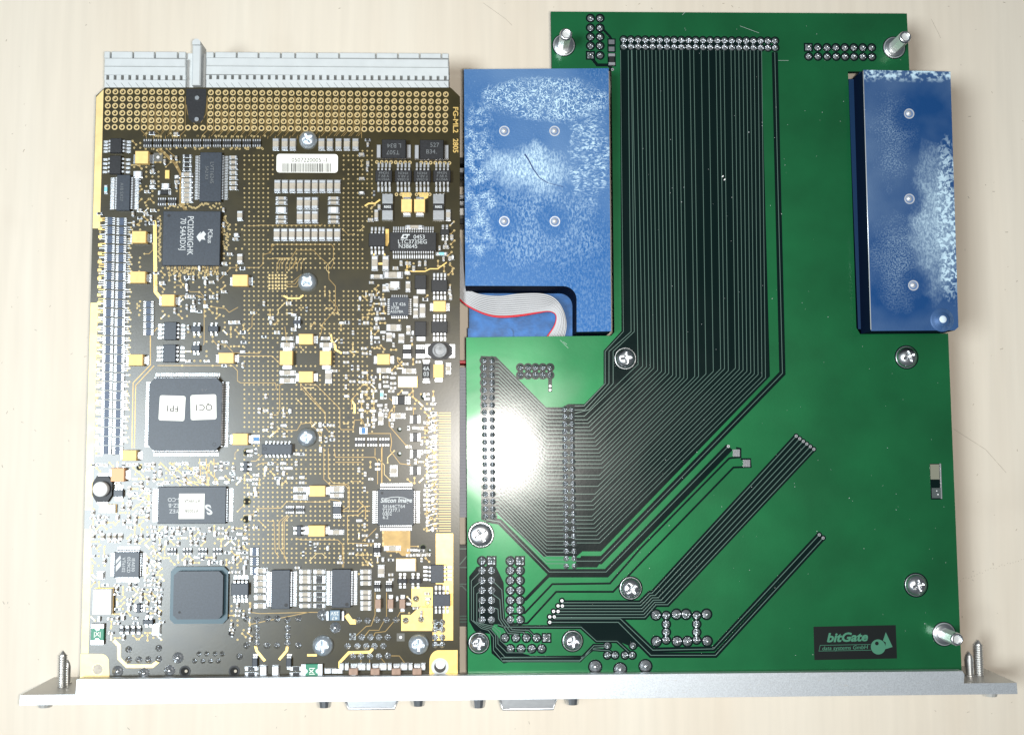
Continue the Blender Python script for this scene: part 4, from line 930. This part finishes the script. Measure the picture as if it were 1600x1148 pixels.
for k, x in enumerate((1263, 1277.5, 1292, 1306, 1320, 1334, 1348, 1362)): gj(x, 74.5+.05*k, 5.3, k == 0); gj(x+.5, 88.5+.1*k, 5.3)
for k, x in enumerate((813, 825, 836.5, 848, 859.5)): gj(x, 574, 4.8); gj(x, 586, 4.8)
chan([(859.5, 586), (859.5, 612)], 6, True, tw=.4); gvia(859.5, 609, .3); gvia(859.5, 603, .3)
chan([(942, 46), (953, 58), (955, 62)], 4, True); chan([(925, 92), (933, 102), (950, 102), (957, 109)], 5, True); gvia(957, 109)
for y in (66, 77): 
    b = MB(); cx, cy, w_, h_ = rect(951, y-3.5, 960, y+3.5, GT_); b.box(0, 0, w_+.7, h_+.7, 0, .025, M_dark); b.box(0, 0, w_, h_, .02, .08, M_solder); link('solder_pad', b.mesh('solder_pad'), GB, (cx, cy, GT_))
b = MB(); cx, cy, w_, h_ = rect(951, 84, 961, 102, GT_+.4); b.box(0, 0, w_+.5, h_+.5, 0, .02, M_dark); b.box(0, 0, w_*.8, h_*.5, .03, .45, M_res); b.box(0, h_*.38, w_, h_*.24, 0, .5, M_tin, .06); b.box(0, -h_*.38, w_, h_*.24, 0, .5, M_tin, .06); link('chip_resistor', b.mesh('chip_resistor'), GB, (cx, cy, GT_))
for (x0, y0) in ((1145, 702), (1161, 718)):
    b = MB(); cx, cy, w_, h_ = rect(x0, y0, x0+11, y0+11, GT_); b.box(0, 0, w_, h_, .02, .07, M_solder); link('solder_pad', b.mesh('solder_pad'), GB, (cx, cy, GT_))
gvia(1138, 697)
for sx_, sy_ in ((797.5, 952.5), (797.5, 968)):
    b = MB(); cx, cy, w_, h_ = rect(sx_+5, sy_-4, sx_+10, sy_+4, GT_+.03); b.box(0, 0, w_, h_, 0, .03, M_green); link('pad_bridge', b.mesh('pad_bridge'), GB, (cx, cy, GT_+.02))
link('clearances', DK.mesh('clearances'), GB, kind='stuff'); link('traces', TG.mesh('traces'), GB, kind='stuff'); link('vias', SM.mesh('vias'), GB, kind='stuff')
# flecks of dust and scratches on the board
b = MB()
for i in range(150):
    px, py = R.uniform(1000, 1480), R.uniform(30, 1030)
    if px > 1320 and 100 < py < 530: continue
    x, y = at(px, py, GT_); s_ = R.uniform(.05, .13); b.box(x, y, s_, s_*R.uniform(.6, 2), GT_+.05, GT_+.09, M_conn, ang=R.uniform(0, 3))
for (px, py) in ((1129, 276), (1132, 281)): x, y = at(px, py, GT_); b.box(x, y, .5, .3, GT_+.05, GT_+.3, M_cream, ang=.7)
for pts in (((1156, 41), (1186, 52)), ((1216, 95), (1232, 95)), ((1066, 24), (1071, 19)), ((875, 531), (888, 544)), ((880, 534), (886, 538))): b.strip(g(pts), .06, GT_+.05, GT_+.06, M_conn)
link('dust', b.mesh('dust'), GB, kind='stuff')
# screws with pads
for (px, py, r_, a) in ((978.5, 559, 16.5, .1), (987, 920, 16.5, .6), (748, 1006, 15, 0), (895.5, 1003, 15, .1), (1421, 557, 17, .4), (1436, 915, 17, .3), (751.5, 836, 18.5, .5)):
    x, y = at(px, py, GT_+2.0); b = MB(); b.ring(x, y, (r_-4)*PX, (r_+2.2)*PX, GT_+.02, GT_+.05, M_dark, 32); b.ring(x, y, (r_-4)*PX, (r_+.2)*PX, GT_+.03, GT_+.10, M_solder, 32); link('screw_pad', b.mesh('screw_pad'), GB)
    screw(GB, px, py, r_-.5, GT_+.08, 2.0 if px != 751.5 else 1.1, a)
# hexagonal standoffs
for (px, py, a) in ((881, 71, .25), (1397, 75, .5), (1475, 990, .4)):
    x, y = at(px, py, GT_); b = MB(); b.ring(0, 0, 1.9, 3.3, .03, .06, M_dark, 32); b.ring(0, 0, 1.5, 3.05, .04, .14, M_tin, 32)
    b.lathe(0, 0, [(2.75, .14), (2.75, .5), (2.6, .62), (1.0, .62)], M_steel, 28)
    o = link('standoff', b.mesh('standoff'), GB, (x, y, GT_))
    M_nick = P('nickel_plated', (.86, .86, .84), .38, metal=.55); b = MB(); b.cyl(0, 0, 1.75, .6, 7.4, M_nick, 6, smooth=False, ph=a); b.lathe(0, 0, [(1.70, 7.39), (1.55, 7.9), (1.15, 8.0), (1.0, 7.6), (.9, 5.5), (.01, 5.4)], M_steel, 24); link('hex_post', b.mesh('hex_post'), o, (x, y, GT_))
# cut-out window and what shows through it
b = MB(); cx, cy, w_, h_ = rect(1453.5, 724, 1471, 780, GT_); 
b.box(0, 0, w_, h_, 0, .02, M_dark); b.box(-.2, h_*.27, w_*.8, h_*.42, .02, .04, P('khaki_insert', (.20, .20, .15), .6)); b.box(0, -h_*.32, w_*.8, h_*.28, .02, .06, P('slate_insert', (.07, .085, .085), .5))
b.box(w_*.45, .1, .28, h_*.98, .02, .16, M_tin); b.cyl(.1, -h_*.26, .15, .05, .2, M_cream, 8); b.cyl(.4, -h_*.36, .18, .05, .2, M_cream, 8); link('cutout_insert', b.mesh('cutout_insert'), GB, (cx, cy, GT_))
# logo plate
b = MB(); pts = [(1271, 978.5), (1399.5, 976), (1401.5, 1028), (1272.5, 1030.5)]; b.prism(g(pts), GT_, GT_+.03, M_logo); LG = link('logo_print', b.mesh('logo_print'), GB)
text('bitGate', 1323, 995.5, 13.5, GT_+.03, LG, M_logog, 1.2, 'lettering', sx=1.12, bold=.035, shear=.25)
text('data systems GmbH', 1320, 1011.5, 6.2, GT_+.03, LG, M_logog, 1.2, 'lettering', sx=1.02, shear=.2)
b = MB()
b.strip(g([(1361, 1015), (1279.5, 1016.5), (1281.5, 1007.5), (1360, 1006)]), .10, GT_+.03, GT_+.045, M_logog)
x, y = at(1372, 1010, GT_); b.cyl(x, y, 2.0, GT_+.03, GT_+.05, M_logog, 32, smooth=False); x, y = at(1370, 1004.5, GT_); b.cyl(x, y, .5, GT_+.051, GT_+.06, M_logo, 16, smooth=False)
b.prism(g([(1384, 987), (1394.5, 1010), (1383, 1013.5), (1384, 1003), (1379.5, 1000.5)]), GT_+.03, GT_+.047, M_logog); link('emblem', b.mesh('emblem'), LG)
# ================================================================== BLUE BLOCKS
ZB = 25.0
H1 = thing('heat_sink', 'large blue metal block with four small holes, in the notch left of the traces', 'heat sink', (*at(840, 310, 0), 0))
ctr = at(840, 312, ZB)
# top outline with an L-shaped recess at lower left
arcp = arc(880, 468, 21, -90, 0, 8)
top = [(725, 108), (950.5, 107), (955, 518), (901, 519), (901, 468)]
top = [(725, 108.5), (951, 107), (955, 517.5), (901, 518.5)]+[(x, y) for x, y in arcp][::-1]+[(727, 446.5)]
b = MB(); pts = [(x-ctr[0], y-ctr[1]) for x, y in [at(px, py, ZB) for px, py in top]]; b.prism(pts, 2-ZB, 0, M_blue1, M_bluew)
link('block', b.mesh('block'), H1, (*ctr, ZB))
zf = 11.5; b = MB(); b.prism([at(px, py, zf) for px, py in ((733, 440), (906, 440), (906, 534), (733, 534))], 0, zf, M_blue3, M_bluew)
b.prism([at(px, py, zf+.8) for px, py in [(731, 513), (797, 513)]+arc(795, 519, 6, -90, 0, 5)+[(801, 534), (731, 534)]], zf, zf+.8, M_blue3, M_bluew); link('recess_floor', b.mesh('recess_floor'), H1)
M_riv = P('rivet', (.72, .74, .78), .35, metal=.5)
def dimple(parent, px, py, z, r=8.2):
    x, y = at(px, py, z); b = MB(); r *= PX; b.ring(0, 0, r*.78, r, 0, .06, M_riv, 24); b.cyl(0, 0, r*.80, 0, .015, P('dimple_blue', (.12, .19, .34), .4), 24); b.dome(-.1, .1, r*.55, .015, .5, M_riv, 16, 4); link('dowel_pin', b.mesh('dowel_pin'), parent, (x, y, z))
for q in ((788, 205), (866.5, 205), (788, 346), (867, 346)): dimple(H1, *q, ZB)
b = MB(); sp = [(820, 241), (826, 250), (833, 264), (843, 278), (856, 286), (880, 292)]
for i in range(5): b.strip([at(*sp[i], ZB), at(*sp[i+1], ZB)], .42-.07*i, ZB, ZB+.012+.001*i, P('dark_scratch', (.02, .05, .16), .5))
link('scratch', b.mesh('scratch'), H1)
H2 = thing('heat_sink', 'narrow blue metal block with three small holes in a row, by the right board edge', 'heat sink', (*at(1420, 310, 0), 0))
ctr = at(1423, 312, ZB); b = MB()
b.prism([(x-ctr[0], y-ctr[1]) for x, y in [at(px, py, ZB) for px, py in ((1349, 109.5), (1485, 112), (1497.5, 511), (1492, 516), (1361, 517))]], 17.6-ZB, 0, M_blue2, M_bluew); link('block', b.mesh('block'), H2, (*ctr, ZB))
b = MB(); b.prism([at(px, py, 17.6) for px, py in ((1337, 124), (1344, 112), (1480, 112), (1488, 516), (1341, 514), (1326, 140), (1326, 124))], 0, 17.6, P('flange_blue', (.005, .026, .075), .4), M_bluew); link('flange', b.mesh('flange'), H2)
b = MB(); b.tube([(*at(1349, 111, ZB), ZB-.05), (*at(1361, 515, ZB), ZB-.05)], .14, M_riv, 6); link('edge_highlight', b.mesh('edge_highlight'), H2)  # pale tube stands in for the highlight along the top edge
for q in ((1420.5, 178), (1421, 311), (1427, 446)): dimple(H2, *q, ZB)
b = MB(); x, y = at(1472, 500, ZB); b.lathe(0, 0, [(3.2, 0), (2.7, .25), (2.2, .2), (1.9, .5), (1.2, .8), (.01, .85)], M_blue2, 28); b.dome(-.1, .1, 1.6, .35, .75, P('chalky_white', (.62, .72, .80), .7, bump=(1500, .8, .05)), 18, 5); link('corner_boss', b.mesh('corner_boss'), H2, (x, y, ZB))
# ================================================================== RIBBON CABLE
RC = thing('ribbon_cable', 'grey ribbon cable with one red edge wire bending down into the blue recess', 'cable', (*at(800, 480, 0), 0))
up = [(718, 372), (722, 395), (724, 425), (730, 450), (748, 460), (780, 463.5), (812, 460), (848, 460), (868, 468), (880, 486), (884.5, 508), (881, 528), (876, 545)]
lo = [(700, 398), (704, 425), (709, 448), (720, 469), (740, 483), (764, 492.5), (786, 495), (812, 493), (840, 488.5), (858, 486), (869, 492), (867, 508), (855, 526), (846, 540)]
def resample(p, n):
    pts = [Vector(q) for q in p]
    def cr(i, t):
        a, b_, c_, d = pts[max(i-1, 0)], pts[i], pts[min(i+1, len(pts)-1)], pts[min(i+2, len(pts)-1)]
        return .5*((2*b_)+(-a+c_)*t+(2*a-5*b_+4*c_-d)*t*t+(-a+3*b_-3*c_+d)*t**3)
    dense = [cr(i, k/12) for i in range(len(pts)-1) for k in range(12)]+[pts[-1]]
    L_ = [0]
    for i in range(1, len(dense)): L_.append(L_[-1]+(dense[i]-dense[i-1]).length)
    out = []; j = 0
    for k in range(n):
        s_ = L_[-1]*k/(n-1)
        while j < len(L_)-2 and L_[j+1] < s_: j += 1
        t = (s_-L_[j])/max(L_[j+1]-L_[j], 1e-6); out.append(dense[j].lerp(dense[j+1], min(max(t, 0), 1)))
    return out
U, Lw = resample(up, 60), resample(lo, 60); NW = 11; PATHS = []
for k in range(NW):
    t = k/(NW-1); path = []; rs = [min(.34, max(.2, (U[i]-Lw[i]).length*.172/(NW-1)*.415)) for i in range(60)]
    for i in range(60):
        s_ = i/59; p_ = U[i].lerp(Lw[i], t); zz = 14.2+.10*(k % 2)+1.1*math.sin(s_*math.pi)+.7*math.sin(t*3)*s_
        if s_ > .80: zz -= (s_-.80)*9
        if s_ < .12: zz -= (.12-s_)*6
        path.append((*at(p_.x, p_.y, zz), zz))
    b = MB(); b.tube(path, .3, M_red if k == NW-1 else M_wire, 10, rs=[q*1.15 for q in rs] if k == NW-1 else rs); o = link('wire', b.mesh('wire'), RC)
    if k == NW-1: o['label'] = 'red edge wire'
    PATHS.append(path)
b = MB(); vs = [(x, y, z-.06) for p_ in PATHS for x, y, z in p_]+[(x, y, z-.2) for p_ in PATHS for x, y, z in p_]; m_ = 60*NW
b.add(vs, [f for k in range(NW-1) for i in range(59) for f in ((k*60+i, k*60+i+1, (k+1)*60+i+1, (k+1)*60+i), (m_+(k+1)*60+i, m_+(k+1)*60+i+1, m_+k*60+i+1, m_+k*60+i))], P('shaded_insulation_web', (.10, .10, .105), .6), True)  # web between the wires, crease shade put into its dark grey
link('shaded_insulation_web', b.mesh('shaded_insulation_web'), RC)
# ================================================================== LOWER BOARD seen in the gap
LO = thing('circuit_board', 'dark lower circuit board glimpsed in the narrow gap between the upper boards', 'circuit board', (*at(724, 800, 0), 0))
zz = 9.0
b = MB(); cx, cy, w_, h_ = rect(700, 851, 780, 978, zz); b.box(cx, cy, w_, h_, zz-1.6, zz, M_blackb); link('board', b.mesh('board'), LO)
b = MB()
for pts in ([(700, 857), (740, 857)], [(700, 886), (740, 886)], [(700, 912), (735, 912)], [(700, 915), (722, 915), (733, 926)], [(718, 882), (730, 868)], [(700, 962), (740, 962)], [(700, 966.5), (740, 966.5)], [(700, 971), (740, 971)]): b.strip([at(x, y, zz) for x, y in pts], .3, zz, zz+.03, M_trace)
link('traces', b.mesh('traces'), LO, kind='stuff')
b = MB(); cx, cy, w_, h_ = rect(706, 574, 737, 808, zz+2)
for k in range(46): b.box(cx, cy-h_/2+h_*(k+.5)/46, w_, h_/46*.84, 0, zz+2, P('header_grey', (.34, .36, .42), .5))
b.box(cx, cy, w_*.9, h_, 0, zz+1.7, P('header_grey2', (.26, .28, .33), .5)); link('pin_header', b.mesh('pin_header'), LO)
for (y0, y1, mt) in ((246, 256, M_res), (262, 270, M_tin), (275, 281, M_res), (304, 310, M_tin), (314, 321, M_tin), (325, 336, M_cream), (342, 350, M_res), (563, 568, M_red)):
    b = MB(); cx, cy, w_, h_ = rect(706, y0, 737, y1, 8); b.box(0, 0, w_, h_, 0, 8, mt, bev=.2); link('connector_contact', b.mesh('connector_contact'), LO, (cx, cy, 0))
# ================================================================== FRONT PANEL
ZP = 21.0
FP = thing('front_panel', 'silver aluminium front panel running along the bottom edges of both circuit boards', 'metal panel', (*at(800, 1080, 0), 0))
oL, oR = at(30.5, 1101, ZP), at(1590, 1083.5, ZP); iL, iR = at(31.5, 1085.5, ZP), at(1588.5, 1066, ZP)
b = MB(); b.prism([oL, oR, iR, iL], 0, ZP, M_alu, M_alu2); link('plate', b.mesh('plate'), FP)
fz = ZP-.02
def bevprism(b, pts, z0, z1, e, mat):
    cx = sum(p[0] for p in pts)/len(pts); n = len(pts)
    b.prism(pts, z0, z1-e, mat)
fl = [at(118, 1087, fz), at(118, 1061.5, fz)]; 
fo = [at(118, 1086, fz), at(1506, 1067.5, fz), at(1507, 1053, fz), at(1504, 1048, fz), at(120, 1061, fz)]
b = MB(); b.prism(fo, ZP-2.6, fz, M_alu); link('flange', b.mesh('flange'), FP)
b = MB(); b.tube([(*at(120, 1062.5, fz), fz-.35), (*at(1504, 1049.5, fz), fz-.35)], .36, M_alu, 10); link('rolled_edge', b.mesh('rolled_edge'), FP)
text('KRM', 42, 1094, 4.5, ZP, FP, P('faint_print', (.30, .30, .38), .6), 3, 'panel_print')
# screws through the ears
yin = (iL[1]+iR[1])/2
def thread(px, zc_, yb, L_, r, threaded, parent, name):
    x = at(px, 1066, zc_)[0]; b = MB(); vs = []; prof = []
    if threaded:
        n = int(L_/.62)
        for i in range(n): prof += [(r*.78, i*.62), (r, i*.62+.22), (r, i*.62+.40)]
        prof += [(r*.8, n*.62-.3), (r*.75, n*.62), (.02, n*.62+1.1)]
    else: prof = [(r*1.5, 0), (r*1.5, .4), (r, .5), (r, L_*.70), (r*.7, L_*.85), (.02, L_)]
    n = 18
    for rr, d in prof: vs += [(x+rr*math.cos(2*math.pi*i/n), yb+d, zc_+rr*math.sin(2*math.pi*i/n)) for i in range(n)]
    fs = [(k*n+i, (k+1)*n+i, (k+1)*n+(i+1)%n, k*n+(i+1)%n) for k in range(len(prof)-1) for i in range(n)]
    b.add(vs, fs, P('screw_steel', (.60, .59, .57), .38, metal=.85), False); link(name, b.mesh(name), parent)
thread(97, 12, iL[1]-.1, 9.2, 1.15, True, FP, 'captive_screw'); thread(105, 8, iL[1]-.1, 6.6, .8, False, FP, 'guide_pin')
thread(1531, 12, iR[1]-.1, 9.0, 1.15, True, FP, 'captive_screw'); thread(1516, 12, iR[1]-.1, 6.6, 1.0, False, FP, 'guide_pin')
# connector shells and screw heads on the outer face
def outy(px): 
    t = (px-30.5)/(1590-30.5); return oL[1]+(oR[1]-oL[1])*t
for (x0, x1, d) in ((543, 624, 2.6), (780, 868, 3.2)):
    xa, xb = at(x0, 1100, 14)[0], at(x1, 1100, 14)[0]; yo = outy((x0+x1)/2)
    b = MB(); e = .9; b.prism([(xa, yo+.1), (xa+.3, yo-d*.6), (xa+e, yo-d), (xb-e, yo-d), (xb-.3, yo-d*.6), (xb, yo+.1)], 7, 18.6, M_steel); b.prism([(xa+.5, yo-d*.5), (xa+1.2, yo-d-.3), (xb-1.2, yo-d-.3), (xb-.5, yo-d*.5)], 8, 18.2, M_tin); b.tube([(xa+.2, yo-.6, 18.5), (xa+e, yo-d+.1, 18.5), (xb-e, yo-d+.1, 18.5), (xb-.2, yo-.6, 18.5)], .35, M_tin, 8); link('video_connector', b.mesh('video_connector'), FP)
for x0, d in ((510, 2.3), (655, 2.2), (748, 2.8), (893, 2.3), (78, 1.5), (1540, 1.4)):
    xa = at(x0, 1100, 14)[0]; yo = outy(x0); n = 14; R_ = 2.1
    b = MB(); vs = [(xa+R_*math.cos(2*math.pi*i/n), yo+.1, 16.8+R_*math.sin(2*math.pi*i/n)) for i in range(n)]+[(xa+R_*.8*math.cos(2*math.pi*i/n), yo-d, 16.8+R_*.8*math.sin(2*math.pi*i/n)) for i in range(n)]
    b.add(vs, [(i, (i+1)%n, n+(i+1)%n, n+i) for i in range(n)]+[tuple(range(2*n-1, n-1, -1))], M_steel if x0 > 100 and x0 < 1500 else M_alu2); link('screw_head', b.mesh('screw_head'), FP)

b = MB()
for i in range(60):
    px = R.uniform(860, 1500); t = (px-30.5)/1559.5; py = R.uniform(1064-.011*(px-118), 1096-.0112*(px-118)); x, y = at(px, py, ZP); b.strip([(x, y), (x+R.uniform(-1.2, 1.2), y+R.uniform(-.35, .35))], R.uniform(.05, .12), ZP-.01, ZP+.012, M_alu2)
link('scuffs', b.mesh('scuffs'), FP, kind='stuff')
